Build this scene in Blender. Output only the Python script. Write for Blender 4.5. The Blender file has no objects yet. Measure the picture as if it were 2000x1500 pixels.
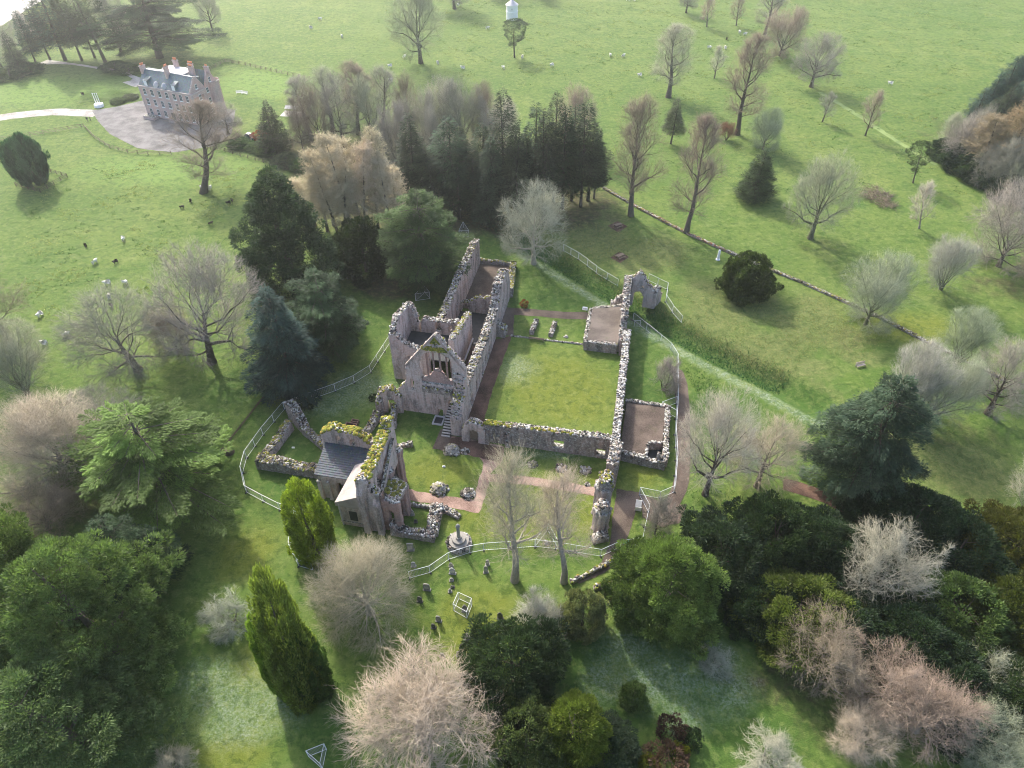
import bpy, math, random
import numpy as np
from mathutils import Vector
PI = math.pi
sc = bpy.context.scene
col = sc.collection

# ------------------------------------------------------------------ camera
CAM_H, FPX, PITCH = 96.0, 1390.0, math.radians(43.0)      # flying height (m), focal length (photo px), tilt below horizon
cam = bpy.data.cameras.new('camera'); cam_o = bpy.data.objects.new('camera', cam); col.objects.link(cam_o)
cam.sensor_fit = 'HORIZONTAL'; cam.sensor_width = 36.0; cam.lens = 36.0 * FPX / 2000.0
cam.clip_start = 0.5; cam.clip_end = 3000.0
cam_o.location = (0, 0, CAM_H); cam_o.rotation_euler = (PI / 2 - PITCH, 0, 0)
sc.camera = cam_o
# ------------------------------------------------------------------ sky and sun
SUN_AZ, SUN_EL = math.radians(118.0), math.radians(39.0)   # direction to the sun: angle from +X, elevation
world = bpy.data.worlds.new('World'); sc.world = world; world.use_nodes = True
wn = world.node_tree.nodes; wl = world.node_tree.links
bg = wn.get('Background') or wn.new('ShaderNodeBackground')
sky = wn.new('ShaderNodeTexSky'); sky.sky_type = 'NISHITA'; sky.sun_disc = False
sky.sun_elevation = SUN_EL; sky.sun_rotation = PI / 2 - SUN_AZ
sky.air_density = 0.8; sky.dust_density = 3.5; sky.ozone_density = 1.0
wl.new(sky.outputs[0], bg.inputs[0]); bg.inputs[1].default_value = 0.15
sun_l = bpy.data.lights.new('sun', 'SUN'); sun_l.energy = 2.0; sun_l.angle = math.radians(2.0); sun_l.color = (1.0, 0.95, 0.85)
sun_o = bpy.data.objects.new('sun', sun_l); col.objects.link(sun_o)
sd = Vector((math.cos(SUN_AZ) * math.cos(SUN_EL), math.sin(SUN_AZ) * math.cos(SUN_EL), math.sin(SUN_EL)))
sun_o.rotation_euler = sd.to_track_quat('Z', 'Y').to_euler(); sun_o.location = (-120, 240, 180)
vs = sc.view_settings; vs.view_transform = 'Standard'; vs.look = 'None'; vs.gamma = 1.0; vs.exposure = 1.76
vs.use_curve_mapping = False
cy = sc.cycles; cy.use_denoising = True; cy.max_bounces = 6; cy.diffuse_bounces = 3; cy.glossy_bounces = 2
cy.transmission_bounces = 3; cy.transparent_max_bounces = 6; cy.volume_bounces = 1; cy.sample_clamp_indirect = 4.0
cy.filter_width = 1.05
try: cy.denoising_prefilter = 'ACCURATE'
except Exception: pass

# ------------------------------------------------------------------ survey: photo pixel -> metres on the ground
_c, _s = math.cos(PITCH), math.sin(PITCH)
def G(x, y, z=0.0):
    u = (x - 1000) / FPX; v = (750 - y) / FPX
    d = (u, _c + v * _s, -_s + v * _c); t = (z - CAM_H) / d[2]
    return Vector((d[0] * t, d[1] * t, z))
def depth(p): return p[1] * _c - (p[2] - CAM_H) * _s
def rise(p, ty):                                             # height of a thing on ground point p whose top shows at row ty
    lo, hi = 0.0, 60.0
    for _ in range(40):
        m = (lo + hi) / 2; zz = m - CAM_H
        y = 750 - FPX * (p[1] * _s + zz * _c) / (p[1] * _c - zz * _s)
        if y > ty: lo = m
        else: hi = m
    return lo
# abbey plan axes: u to the west (right), v to the south (away), origin at the north-east corner of the cloister lawn
_A = math.radians(-11.2); AU = (math.cos(_A), math.sin(_A)); AV = (-math.sin(_A), math.cos(_A)); _O = G(943, 817)
def uvz(u, v, z=0.0): return Vector((_O.x + u * AU[0] + v * AV[0], _O.y + u * AU[1] + v * AV[1], z))

# ------------------------------------------------------------------ mesh helpers
def mk_mesh(name, V, quads=None, tris=None, colr=None, uv=None, smooth=False):
    """V (n,3); quads (m,4); tris (k,3); colr (n,4) point colours; uv (loops,2)"""
    V = np.asarray(V, dtype=np.float32)
    q = np.zeros((0, 4), np.int32) if quads is None or len(quads) == 0 else np.asarray(quads, np.int32)
    t = np.zeros((0, 3), np.int32) if tris is None or len(tris) == 0 else np.asarray(tris, np.int32)
    me = bpy.data.meshes.new(name)
    me.vertices.add(len(V)); me.vertices.foreach_set('co', V.ravel())
    loops = np.concatenate([q.ravel(), t.ravel()]).astype(np.int32)
    me.loops.add(len(loops)); me.loops.foreach_set('vertex_index', loops)
    start = np.concatenate([np.arange(len(q)) * 4, len(q) * 4 + np.arange(len(t)) * 3]).astype(np.int32)
    me.polygons.add(len(start)); me.polygons.foreach_set('loop_start', start)
    try: me.polygons.foreach_set('loop_total', np.concatenate([np.full(len(q), 4), np.full(len(t), 3)]).astype(np.int32))
    except Exception: pass
    if smooth: me.polygons.foreach_set('use_smooth', np.ones(len(start), bool))
    if colr is not None:
        a = me.color_attributes.new('tone', 'FLOAT_COLOR', 'POINT'); a.data.foreach_set('color', np.asarray(colr, np.float32).ravel())
    if uv is not None:
        l = me.uv_layers.new(name='UVMap'); l.data.foreach_set('uv', np.asarray(uv, np.float32).ravel())
    me.update(calc_edges=True); me.validate()
    return me
def link(name, me, mat=None, parent=None, loc=None, rotz=0.0):
    o = bpy.data.objects.new(name, me); col.objects.link(o)
    if mat is not None and me is not None and not me.materials: me.materials.append(mat)
    if parent is not None: o.parent = parent
    if loc is not None: o.location = loc
    o.rotation_euler[2] = rotz
    return o
def thing(name, label, cat, loc=(0, 0, 0), rotz=0.0, group=None):
    o = bpy.data.objects.new(name, None); col.objects.link(o); o.location = loc; o.rotation_euler[2] = rotz
    o.empty_display_size = 0.3
    return tag(o, label, cat, group)
def tag(o, label=None, cat=None, group=None, kind=None):
    if label: o['label'] = label
    if cat: o['category'] = cat
    if group: o['group'] = group
    if kind or cat: o['kind'] = kind or 'thing'
    return o
class MB:
    """collects simple solids; build() makes one mesh"""
    def __init__(s): s.v = []; s.f = []; s.c = []; s.tone = None
    def add(s, vs, fs):
        n = len(s.v); s.v += [tuple(p) for p in vs]; s.f += [tuple(i + n for i in f) for f in fs]
        s.c += [s.tone or (1, 1, 1, 1)] * len(vs); return s
    def box(s, x0, x1, y0, y1, z0, z1):
        return s.add([(x0, y0, z0), (x1, y0, z0), (x1, y1, z0), (x0, y1, z0), (x0, y0, z1), (x1, y0, z1), (x1, y1, z1), (x0, y1, z1)],
                     [(0, 3, 2, 1), (4, 5, 6, 7), (0, 1, 5, 4), (1, 2, 6, 5), (2, 3, 7, 6), (3, 0, 4, 7)])
    def bar(s, a, b, w, h=None, up=(0, 0, 1)):
        a = Vector(a); b = Vector(b); h = h or w; d = (b - a).normalized(); u = Vector(up)
        if abs(d.dot(u)) > .95: u = Vector((1, 0, 0))
        r = d.cross(u).normalized() * w / 2; t = r.cross(d).normalized() * h / 2
        return s.add([a - r - t, a + r - t, a + r + t, a - r + t, b - r - t, b + r - t, b + r + t, b - r + t],
                     [(0, 1, 2, 3), (7, 6, 5, 4), (0, 4, 5, 1), (1, 5, 6, 2), (2, 6, 7, 3), (3, 7, 4, 0)])
    def lathe(s, prof, n=12, c=(0, 0), a0=0.0):
        vs = []; fs = []
        for r, z in prof: vs += [(c[0] + r * math.cos(a0 + 2 * PI * k / n), c[1] + r * math.sin(a0 + 2 * PI * k / n), z) for k in range(n)]
        for i in range(len(prof) - 1):
            for k in range(n): fs.append((i * n + k, i * n + (k + 1) % n, (i + 1) * n + (k + 1) % n, (i + 1) * n + k))
        fs.append(tuple(range(n - 1, -1, -1))); fs.append(tuple(len(vs) - n + k for k in range(n)))
        return s.add(vs, fs)
    def prism(s, poly, y0, y1, swap=False):
        """poly in (x,z) extruded along y"""
        n = len(poly); vs = [(x, y0, z) for x, z in poly] + [(x, y1, z) for x, z in poly]
        if swap: vs = [(b, a, c) for a, b, c in vs]
        return s.add(vs, [tuple(range(n)), tuple(range(2 * n - 1, n - 1, -1))] + [(i, i + n, (i + 1) % n + n, (i + 1) % n) for i in range(n)])
    def mesh(s, name):
        me = bpy.data.meshes.new(name); me.from_pydata(s.v, [], s.f); me.update()
        a = me.color_attributes.new('tone', 'FLOAT_COLOR', 'POINT'); a.data.foreach_set('color', np.asarray(s.c, np.float32).ravel())
        import bmesh
        bm = bmesh.new(); bm.from_mesh(me); bmesh.ops.recalc_face_normals(bm, faces=bm.faces); bm.to_mesh(me); bm.free()
        return me
    def build(s, name, mat, parent=None, loc=None, rotz=0.0): return link(name, s.mesh(name), mat, parent, loc, rotz)
def copy_tree(o, parent=None):
    c = o.copy(); col.objects.link(c); c.parent = parent
    for ch in o.children: copy_tree(ch, c)
    return c
def ordinal(i):
    w = ['first', 'second', 'third', 'fourth', 'fifth', 'sixth', 'seventh', 'eighth', 'ninth', 'tenth', 'eleventh', 'twelfth', 'thirteenth', 'fourteenth', 'fifteenth', 'sixteenth', 'seventeenth', 'eighteenth', 'nineteenth', 'twentieth']
    return w[i] if i < 20 else ('twenty-' + w[i - 20] if i < 29 else ('thirtieth' if i == 29 else 'thirty-' + w[i - 30]))

# ------------------------------------------------------------------ material helpers
class NT:
    def __init__(s, name):
        s.m = bpy.data.materials.new(name); s.m.use_nodes = True; s.t = s.m.node_tree; s.n = s.t.nodes
        s.p = s.n.get('Principled BSDF'); s.out = s.n.get('Material Output')
    def new(s, k, **kw):
        n = s.n.new(k)
        for a, b in kw.items(): setattr(n, a, b)
        return n
    def set(s, sock, v):
        if isinstance(v, bpy.types.NodeSocket): s.t.links.new(v, sock)
        elif v is not None: sock.default_value = v
    def pos(s): return s.new('ShaderNodeNewGeometry').outputs['Position']
    def noise(s, vec, scale, detail=4, rough=.55, dist=0.0):
        n = s.new('ShaderNodeTexNoise'); s.set(n.inputs['Vector'], vec)
        n.inputs['Scale'].default_value = scale; n.inputs['Detail'].default_value = detail
        n.inputs['Roughness'].default_value = rough; n.inputs['Distortion'].default_value = dist
        return n.outputs['Fac']
    def voro(s, vec, scale, feature='F1', out='Distance'):
        n = s.new('ShaderNodeTexVoronoi', feature=feature); s.set(n.inputs['Vector'], vec); n.inputs['Scale'].default_value = scale
        return n.outputs[out]
    def ramp(s, fac, a, b, c0=(0, 0, 0, 1), c1=(1, 1, 1, 1)):
        n = s.new('ShaderNodeMapRange'); n.clamp = True; s.set(n.inputs[0], fac)
        n.inputs[1].default_value = a; n.inputs[2].default_value = b
        return n.outputs[0]
    def mix(s, fac, a, b, mode='MIX'):
        n = s.new('ShaderNodeMix', data_type='RGBA', blend_type=mode); n.clamp_factor = True
        s.set(n.inputs[0], fac); s.set(n.inputs[6], a); s.set(n.inputs[7], b); return n.outputs[2]
    def math(s, op, a, b=None):
        n = s.new('ShaderNodeMath', operation=op); s.set(n.inputs[0], a)
        if b is not None: s.set(n.inputs[1], b)
        return n.outputs[0]
    def attr(s, name):
        n = s.new('ShaderNodeAttribute'); n.attribute_name = name; return n
    def objcol(s): return s.new('ShaderNodeObjectInfo').outputs['Color']
    def bump(s, h, strength, dist):
        n = s.new('ShaderNodeBump'); n.inputs['Strength'].default_value = strength; n.inputs['Distance'].default_value = dist
        s.set(n.inputs['Height'], h); s.set(s.p.inputs['Normal'], n.outputs[0]); return n.outputs[0]
    def done(s, colr, rough=.85, spec=.2, metal=0.0):
        s.set(s.p.inputs['Base Color'], colr); s.set(s.p.inputs['Roughness'], rough)
        s.p.inputs['Specular IOR Level'].default_value = spec; s.p.inputs['Metallic'].default_value = metal
        return s.m
def C(r, g, b): return (r, g, b, 1.0)
def plain(name, c, rough=.8, spec=.2, var=.25, scale=3.0, metal=0.0):
    t = NT(name); n = t.noise(t.pos(), scale, 4)
    return t.done(t.mix(t.ramp(n, .25, .75), C(*[x * (1 - var) for x in c]), C(*[min(1, x * (1 + var)) for x in c])), rough, spec, metal)

# ================================================================== materials of the setting
def ground_mat():
    t = NT('grass_ground'); p = t.pos()
    n1 = t.noise(p, .016, 5, .6); n2 = t.noise(p, .11, 6, .65, .4); n3 = t.noise(p, 1.1, 6, .72); n4 = t.noise(p, 7.0, 3, .7)
    mp = t.new('ShaderNodeMapping'); t.set(mp.inputs[0], p); mp.inputs['Scale'].default_value = (.5, 1.0, 1.0); mp.inputs['Rotation'].default_value = (0, 0, .25)
    n5 = t.noise(mp.outputs[0], .3, 5, .7, .8)                     # trampled streaks in the pasture
    g = t.mix(t.ramp(n1, .35, .65), C(.100, .165, .030), C(.160, .212, .050))
    g = t.mix(t.ramp(n2, .38, .70), g, C(.070, .140, .024))
    g = t.mix(t.math('MULTIPLY', t.ramp(n5, .52, .68), .42), g, C(.21, .25, .085))
    A = t.attr('zone'); B = t.attr('zone2')
    sa = t.new('ShaderNodeSeparateColor'); t.set(sa.inputs[0], A.outputs['Color'])
    sb = t.new('ShaderNodeSeparateColor'); t.set(sb.inputs[0], B.outputs['Color'])
    def zone(f, lo=.30, hi=.85):                                  # break the zone edge up with noise
        return t.ramp(t.math('ADD', f, t.math('MULTIPLY', t.math('SUBTRACT', t.noise(p, .22, 6, .7, .6), .5), 1.1)), lo, hi)
    g = t.mix(t.math('MULTIPLY', zone(sb.outputs[0]), .85), g, t.mix(n3, C(.12, .165, .022), C(.20, .21, .035)))      # mossy yellow lawn
    g = t.mix(t.math('MULTIPLY', zone(sb.outputs[1]), .85), g, t.mix(n3, C(.045, .105, .018), C(.075, .145, .028)))      # lush dark grass
    g = t.mix(t.math('MULTIPLY', zone(sb.outputs[2]), .8), g, t.mix(n3, C(.13, .24, .045), C(.19, .28, .07)))            # fresh mown garden lawn, plus sun glare painted into the grass
    dry = t.mix(t.ramp(n3, .35, .68), C(.10, .145, .040), C(.25, .235, .10))
    g = t.mix(t.math('MULTIPLY', zone(sa.outputs[0], .30, .80), .72), g, dry)                                            # rough dry meadow
    soil = t.mix(t.ramp(n3, .35, .65), C(.045, .033, .022), C(.12, .085, .055))
    g = t.mix(t.math('MULTIPLY', zone(sa.outputs[2], .35, .7), .85), g, soil)                                           # leaf litter
    wf = t.math('MULTIPLY', zone(sa.outputs[1], .25, 1.1), t.ramp(t.noise(p, 2.6, 5, .8), .42, .62))
    g = t.mix(t.math('MULTIPLY', wf, .8), g, C(.40, .45, .40))                                                         # snowdrops
    n6 = t.noise(p, .55, 5, .75, .5)
    g = t.mix(t.math('MULTIPLY', t.ramp(n6, .49, .60), .8), g, t.mix(.62, g, C(.022, .065, .010)))
    g = t.mix(t.math('MULTIPLY', t.ramp(t.noise(p, .8, 5, .75), .50, .62), .7), g, t.mix(.45, g, C(.27, .30, .10)))
    g = t.mix(t.ramp(n4, .25, .75), t.mix(.42, g, C(.02, .03, .008)), g)
    h = t.math('ADD', n4, t.math('MULTIPLY', n3, 1.6))
    t.bump(h, .7, .3)
    return t.done(g, .9, .12)
M = {}
M['grass'] = ground_mat()
def gravel(name, a, b, w=None):
    t = NT(name); p = t.pos(); n = t.noise(p, .25, 5, .6); f = t.noise(p, 6, 5, .8)
    c = t.mix(t.ramp(n, .4, .6), C(*[x * .8 for x in a]), C(*[x * 1.12 for x in b])); c = t.mix(t.math('MULTIPLY', t.ramp(f, .45, .7), .6), c, C(*[min(1, x * 1.9 + .02) for x in b]))
    c = t.mix(t.math('MULTIPLY', t.ramp(t.noise(p, .7, 5, .7), .56, .72), w or .25), c, C(.05, .07, .02))
    t.bump(f, .5, .05); return t.done(c, .92, .15)
M['path'] = gravel('brown_gravel', (.066, .049, .040), (.098, .075, .060))
M['redpath'] = gravel('red_sandstone_gravel', (.17, .105, .082), (.255, .175, .14), .4)
M['drive'] = gravel('grey_gravel', (.10, .095, .092), (.15, .142, .138), .1)
M['track'] = gravel('pale_track', (.24, .22, .20), (.34, .32, .29), .3)
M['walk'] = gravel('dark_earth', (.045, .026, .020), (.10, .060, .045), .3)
def water_mat():
    t = NT('river_water'); n = t.noise(t.pos(), .8, 4, .6); t.bump(n, .35, .25)
    return t.done(C(.10, .12, .10), .18, .6)
M['water'] = water_mat()

# ================================================================== terrain
DITCH = [G(*q) for q in [(930, 418), (985, 447), (1090, 506), (1190, 566), (1290, 628), (1400, 688), (1530, 752), (1600, 790)]]
def seg_dist(X, Y, pts):
    best = np.full(X.shape, 1e9); sd_ = np.zeros(X.shape)
    for a, b in zip(pts[:-1], pts[1:]):
        dx, dy = b[0] - a[0], b[1] - a[1]; L2 = dx * dx + dy * dy
        t = np.clip(((X - a[0]) * dx + (Y - a[1]) * dy) / L2, 0, 1)
        d = np.hypot(X - a[0] - t * dx, Y - a[1] - t * dy); sg = np.sign(dx * (Y - a[1]) - dy * (X - a[0]))
        m = d < best; best[m] = d[m]; sd_[m] = (d * sg)[m]
    return best, sd_
def blob(X, Y, px, py, rx, ry):
    """soft ellipse round a surveyed point; radii in metres across / away"""
    c = G(px, py); return np.clip(1.25 - .75 * np.sqrt(((X - c.x) / rx) ** 2 + ((Y - c.y) / ry) ** 2), 0, 1) ** 1.3
RIVER = [Vector((-470, 150, 0)), Vector((-330, 236, 0)), G(-60, 96), G(0, 49), G(50, 18), G(92, -6), G(150, -34), Vector((-170, 560, 0)), Vector((-120, 760, 0))]
def terrain():
    xs = np.concatenate([np.arange(-470, -240, 10.), np.arange(-240, 240, 1.6), np.arange(240, 471, 10.)])
    ys = np.concatenate([np.arange(-60, 20, 8.), np.arange(20, 210, 1.0), np.arange(210, 400, 2.2), np.arange(400, 761, 12.)])
    X, Y = np.meshgrid(xs, ys); d, sg = seg_dist(X, Y, DITCH)
    ny, nx = X.shape
    Z = np.zeros_like(X)
    Z -= 2.1 * np.exp(-(d / 2.9) ** 2.4)
    Z += 0.35 * np.exp(-((sg + 6.2) / 2.2) ** 2) * (d < 16)
    far = np.clip((Y - 255) / 60, 0, 1)
    Z += far * (0.5 * np.sin(X * .021 + 1) * np.cos(Y * .017) + .14 * np.sin(X * .09 + Y * .06) + .1 * np.sin(Y * .21 + X * .03))
    dr, sr = seg_dist(X, Y, RIVER); Z -= np.clip((sr + 3) / 8, 0, 1) * 2.5
    zone = np.zeros((ny, nx, 4)); zone2 = np.zeros((ny, nx, 4)); zone[..., 3] = 1; zone2[..., 3] = 1
    r, w, so, ye, lu = zone[..., 0], zone[..., 1], zone[..., 2], zone2[..., 0], zone2[..., 1]
    def mx(a, b, k=1.0): np.maximum(a, b * k, out=a)
    for q in [(1170, 470, 10, 12), (1240, 505, 9, 8), (1290, 490, 8, 9), (1370, 570, 6, 6), (1400, 610, 9, 12), (1500, 680, 10, 7), (1570, 720, 8, 4),
              (1490, 590, 5, 9), (1550, 640, 5, 8), (1600, 610, 6, 9), (1640, 660, 7, 7), (1130, 440, 8, 8), (1840, 900, 14, 9), (1750, 850, 9, 6), (1900, 940, 8, 6), (1690, 700, 6, 3)]: mx(r, blob(X, Y, *q))
    for q in [(1600, 480, 9, 6), (1850, 840, 14, 8), (1720, 390, 6, 5), (1960, 760, 8, 10), (395, 372, 5, 3), (1670, 660, 9, 7)]: mx(so, blob(X, Y, *q), .42)
    for q in [(700, 400, 22, 16), (880, 410, 30, 18), (1060, 400, 26, 16), (640, 300, 20, 18), (800, 300, 34, 26), (560, 290, 10, 10), (760, 560, 9, 6)]: mx(so, blob(X, Y, *q), .9)
    for q in [(1950, 560, 12, 8), (1960, 300, 30, 40), (1560, 1330, 12, 8), (1700, 1420, 12, 8), (1750, 1100, 14, 10), (1550, 1060, 14, 8), (1900, 1250, 14, 14), (1030, 1380, 8, 8), (80, 1000, 18, 14)]: mx(so, blob(X, Y, *q), .55)
    for q in [(695, 760, 9, 6), (640, 790, 6, 4), (470, 1370, 8, 6), (540, 1360, 6, 5), (410, 1330, 5, 4), (1290, 1330, 10, 5), (1220, 1270, 6, 4), (1400, 1290, 5, 4), (1180, 1330, 4, 4),
              (1100, 885, 9, 1.6), (1010, 720, 5, 5), (1420, 1350, 5, 4), (470, 1420, 6, 3), (1330, 1400, 5, 3)]: mx(w, blob(X, Y, *q), .8)
    sdn = np.abs(sg + 5.4); m = (Y < G(0, 480).y) ; mx(w, np.clip(1.9 - sdn / 1.0, 0, 1) * m)
    for q in [(1090, 760, 13, 14), (1000, 1010, 14, 7), (1090, 950, 14, 5), (860, 920, 8, 6), (1260, 930, 4, 3), (930, 1200, 8, 6), (480, 1080, 6, 6), (1780, 640, 14, 7), (520, 1290, 6, 5), (540, 190, 10, 7), (900, 1260, 6, 3), (1150, 1010, 8, 5), (450, 1480, 6, 3)]: mx(ye, blob(X, Y, *q))
    for q in [(660, 640, 14, 14), (800, 540, 16, 16), (950, 490, 14, 12), (500, 760, 12, 8), (620, 900, 16, 12), (850, 820, 8, 5), (1260, 760, 6, 10), (1060, 870, 13, 3), (1360, 1240, 14, 7), (1500, 1200, 12, 14), (1440, 1420, 12, 8), (1340, 1390, 10, 8), (660, 1430, 6, 8), (1080, 590, 16, 6), (330, 1300, 9, 9), (1130, 1290, 8, 6), (500, 200, 14, 8), (1420, 820, 10, 10), (1200, 1350, 10, 8), (900, 870, 5, 3)]: mx(lu, blob(X, Y, *q), .9)
    dm = np.clip(1.5 - d / 4.2, 0, 1); mx(lu, dm); mx(r, np.clip(1.3 - np.abs(sg - 4.8) / 1.6, 0, 1) * .7)
    fresh_glare = zone2[..., 2]
    for q in [(505, 158, 18, 16), (80, 180, 26, 16), (180, 175, 16, 12), (330, 330, 30, 12), (540, 170, 14, 14)]: mx(fresh_glare, blob(X, Y, *q))  # the patch farthest left paints sun glare into the lawn colour
    V = np.stack([X, Y, Z], -1).reshape(-1, 3)
    i = np.arange(ny - 1)[:, None] * nx + np.arange(nx - 1)[None, :]
    Q = np.stack([i, i + 1, i + nx + 1, i + nx], -1).reshape(-1, 4)
    me = mk_mesh('ground', V, Q, smooth=True)
    for nm, a in (('zone', zone), ('zone2', zone2)):
        at = me.color_attributes.new(nm, 'FLOAT_COLOR', 'POINT'); at.data.foreach_set('color', a.astype(np.float32).ravel())
    return me
tag(link('ground', terrain(), M['grass']), kind='structure')
def ground_z(x, y):
    X = np.array([[float(x)]]); Y = np.array([[float(y)]]); d, sg = seg_dist(X, Y, DITCH)
    z = -2.1 * math.exp(-(float(d[0, 0]) / 2.9) ** 2.4)
    f = min(1, max(0, (y - 255) / 60)); z += f * (0.5 * math.sin(x * .021 + 1) * math.cos(y * .017) + .14 * math.sin(x * .09 + y * .06) + .1 * math.sin(y * .21 + x * .03))
    return z
def ground_zs(P):
    P = np.array(P, float); X, Y = P[:, :1], P[:, 1:2]; d, _ = seg_dist(X, Y, DITCH); f = np.clip((Y - 255) / 60, 0, 1)
    P[:, 2] = (-2.1 * np.exp(-(d / 2.9) ** 2.4) + f * (0.5 * np.sin(X * .021 + 1) * np.cos(Y * .017) + .14 * np.sin(X * .09 + Y * .06) + .1 * np.sin(Y * .21 + X * .03)))[:, 0] - .02
    return P
wv = [p + Vector((-1.5, 1.0, 0)) for p in RIVER] + [Vector((-470, 760, 0))]
me = bpy.data.meshes.new('river'); me.from_pydata([(p.x, p.y, -1.1) for p in wv], [], [tuple(range(len(wv)))])
tag(link('river', me, M['water']), kind='structure')

def sheet(name, pts, mat, z=.03, jit=.12, seed=0, world=False, step=.8):
    """a flat sheet on the ground with a slightly ragged outline"""
    rng = random.Random(seed); P = [Vector((p[0], p[1], 0)) if world else G(*p) for p in pts]; out = []
    n = len(P)
    for i in range(n):
        a, b = P[i], P[(i + 1) % n]; L = (b - a).length; k = max(1, int(L / step))
        for j in range(k):
            q = a.lerp(b, j / k); out.append((q.x + rng.uniform(-jit, jit), q.y + rng.uniform(-jit, jit), z))
    import bmesh
    bm = bmesh.new(); vv = [bm.verts.new(p) for p in out]; f = bm.faces.new(vv)
    if f.normal.z < 0: f.normal_flip()
    bmesh.ops.triangulate(bm, faces=[f]); me = bpy.data.meshes.new(name); bm.to_mesh(me); bm.free()
    for pl in me.polygons:
        if pl.normal.z < 0: me.flip_normals(); break
    return tag(link(name, me, mat), kind='structure')
def ribbon(name, pts, w, mat, z=.03, jit=.12, seed=0):
    """a path of given width (m) along surveyed points"""
    P = [G(*p) for p in pts]; Q = []
    for a, b in zip(P[:-1], P[1:]):
        k = max(1, int((b - a).length / 2)); Q += [a.lerp(b, j / k) for j in range(k)]
    Q.append(P[-1])
    for _ in range(3): Q = [Q[0]] + [(Q[i - 1] + Q[i] * 2 + Q[i + 1]) / 4 for i in range(1, len(Q) - 1)] + [Q[-1]]
    rng = random.Random(seed); V = []; F = []
    for i, q in enumerate(Q):
        d = (Q[min(i + 1, len(Q) - 1)] - Q[max(i - 1, 0)]).normalized(); n = Vector((-d.y, d.x, 0)); ww = w if not callable(w) else w(i / (len(Q) - 1))
        for s in (-1, 1): V.append(q + n * s * (ww / 2 + rng.uniform(-jit, jit)) + Vector((0, 0, z)))
    for i in range(len(Q) - 1): F.append((2 * i, 2 * i + 1, 2 * i + 3, 2 * i + 2))
    me = bpy.data.meshes.new(name); me.from_pydata([tuple(v) for v in V], [], F)
    if me.polygons[0].normal.z < 0: me.flip_normals()
    return tag(link(name, me, mat), kind='structure')
ribbon('path', [(975, 606), (1060, 612), (1140, 619), (1205, 612), (1250, 642), (1300, 690), (1330, 735), (1334, 800), (1335, 900), (1328, 975), (1300, 1000)], 2.5, M['path'], .03, seed=1)
sheet('path', [(978, 602), (1004, 606), (1003, 655), (960, 655)], M['path'], .034, seed=2)
sheet('path', [(1205, 955), (1252, 962), (1238, 1010), (1222, 1062), (1212, 1095), (1180, 1120), (1130, 1140), (1120, 1132), (1170, 1105), (1192, 1060), (1198, 1000)], M['path'], .036, seed=3)
sheet('path', [(1248, 962), (1300, 985), (1340, 985), (1330, 1020), (1290, 1030), (1255, 1010)], M['path'], .042, seed=4)
ribbon('path', [(1530, 945), (1590, 960), (1640, 985), (1690, 1010)], 2.6, M['walk'], .03, seed=5)
sheet('red_path', [(862, 850), (905, 855), (985, 872), (982, 900), (958, 925), (950, 965), (935, 1003), (850, 985), (785, 975), (772, 930), (790, 925), (795, 955), (860, 968), (925, 975), (945, 905), (935, 893), (862, 880)], M['redpath'], .03, seed=6)
sheet('path', [(862, 852), (905, 857), (985, 874), (978, 905), (945, 897), (935, 892), (862, 880)], M['walk'], .04, .25, 15)  # dark earth by the stair, with shade at the nave wall painted in
ribbon('red_path', [(945, 932), (1010, 936), (1080, 946), (1170, 962)], 1.9, M['redpath'], .034, seed=7)
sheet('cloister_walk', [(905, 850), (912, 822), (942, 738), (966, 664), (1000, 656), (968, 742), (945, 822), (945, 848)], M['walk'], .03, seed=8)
sheet('drive', [(180, 216), (230, 208), (285, 195), (460, 215), (452, 262), (420, 285), (340, 298), (270, 290), (215, 262), (190, 235)], M['drive'], .03, seed=9)
ribbon('drive', [(-40, 236), (30, 225), (110, 218), (190, 222)], 5.5, M['track'], .026, seed=10)
ribbon('drive', [(80, 122), (150, 132), (220, 142), (280, 165)], 6.5, M['track'], .026, seed=11)
sheet('picnic_base', [(1187, 441), (1206, 432), (1226, 442), (1207, 454)], M['walk'], .03, .05, 12)
sheet('picnic_base', [(1192, 503), (1210, 491), (1229, 502), (1211, 514)], M['walk'], .03, .05, 13)
M['fieldtrack'] = gravel('trodden_grass', (.10, .155, .048), (.14, .185, .062), .3)
ribbon('field_track', [(1600, 180), (1660, 215), (1720, 255), (1790, 300), (1830, 322)], 1.8, M['fieldtrack'], .025, .3, seed=14)

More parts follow.
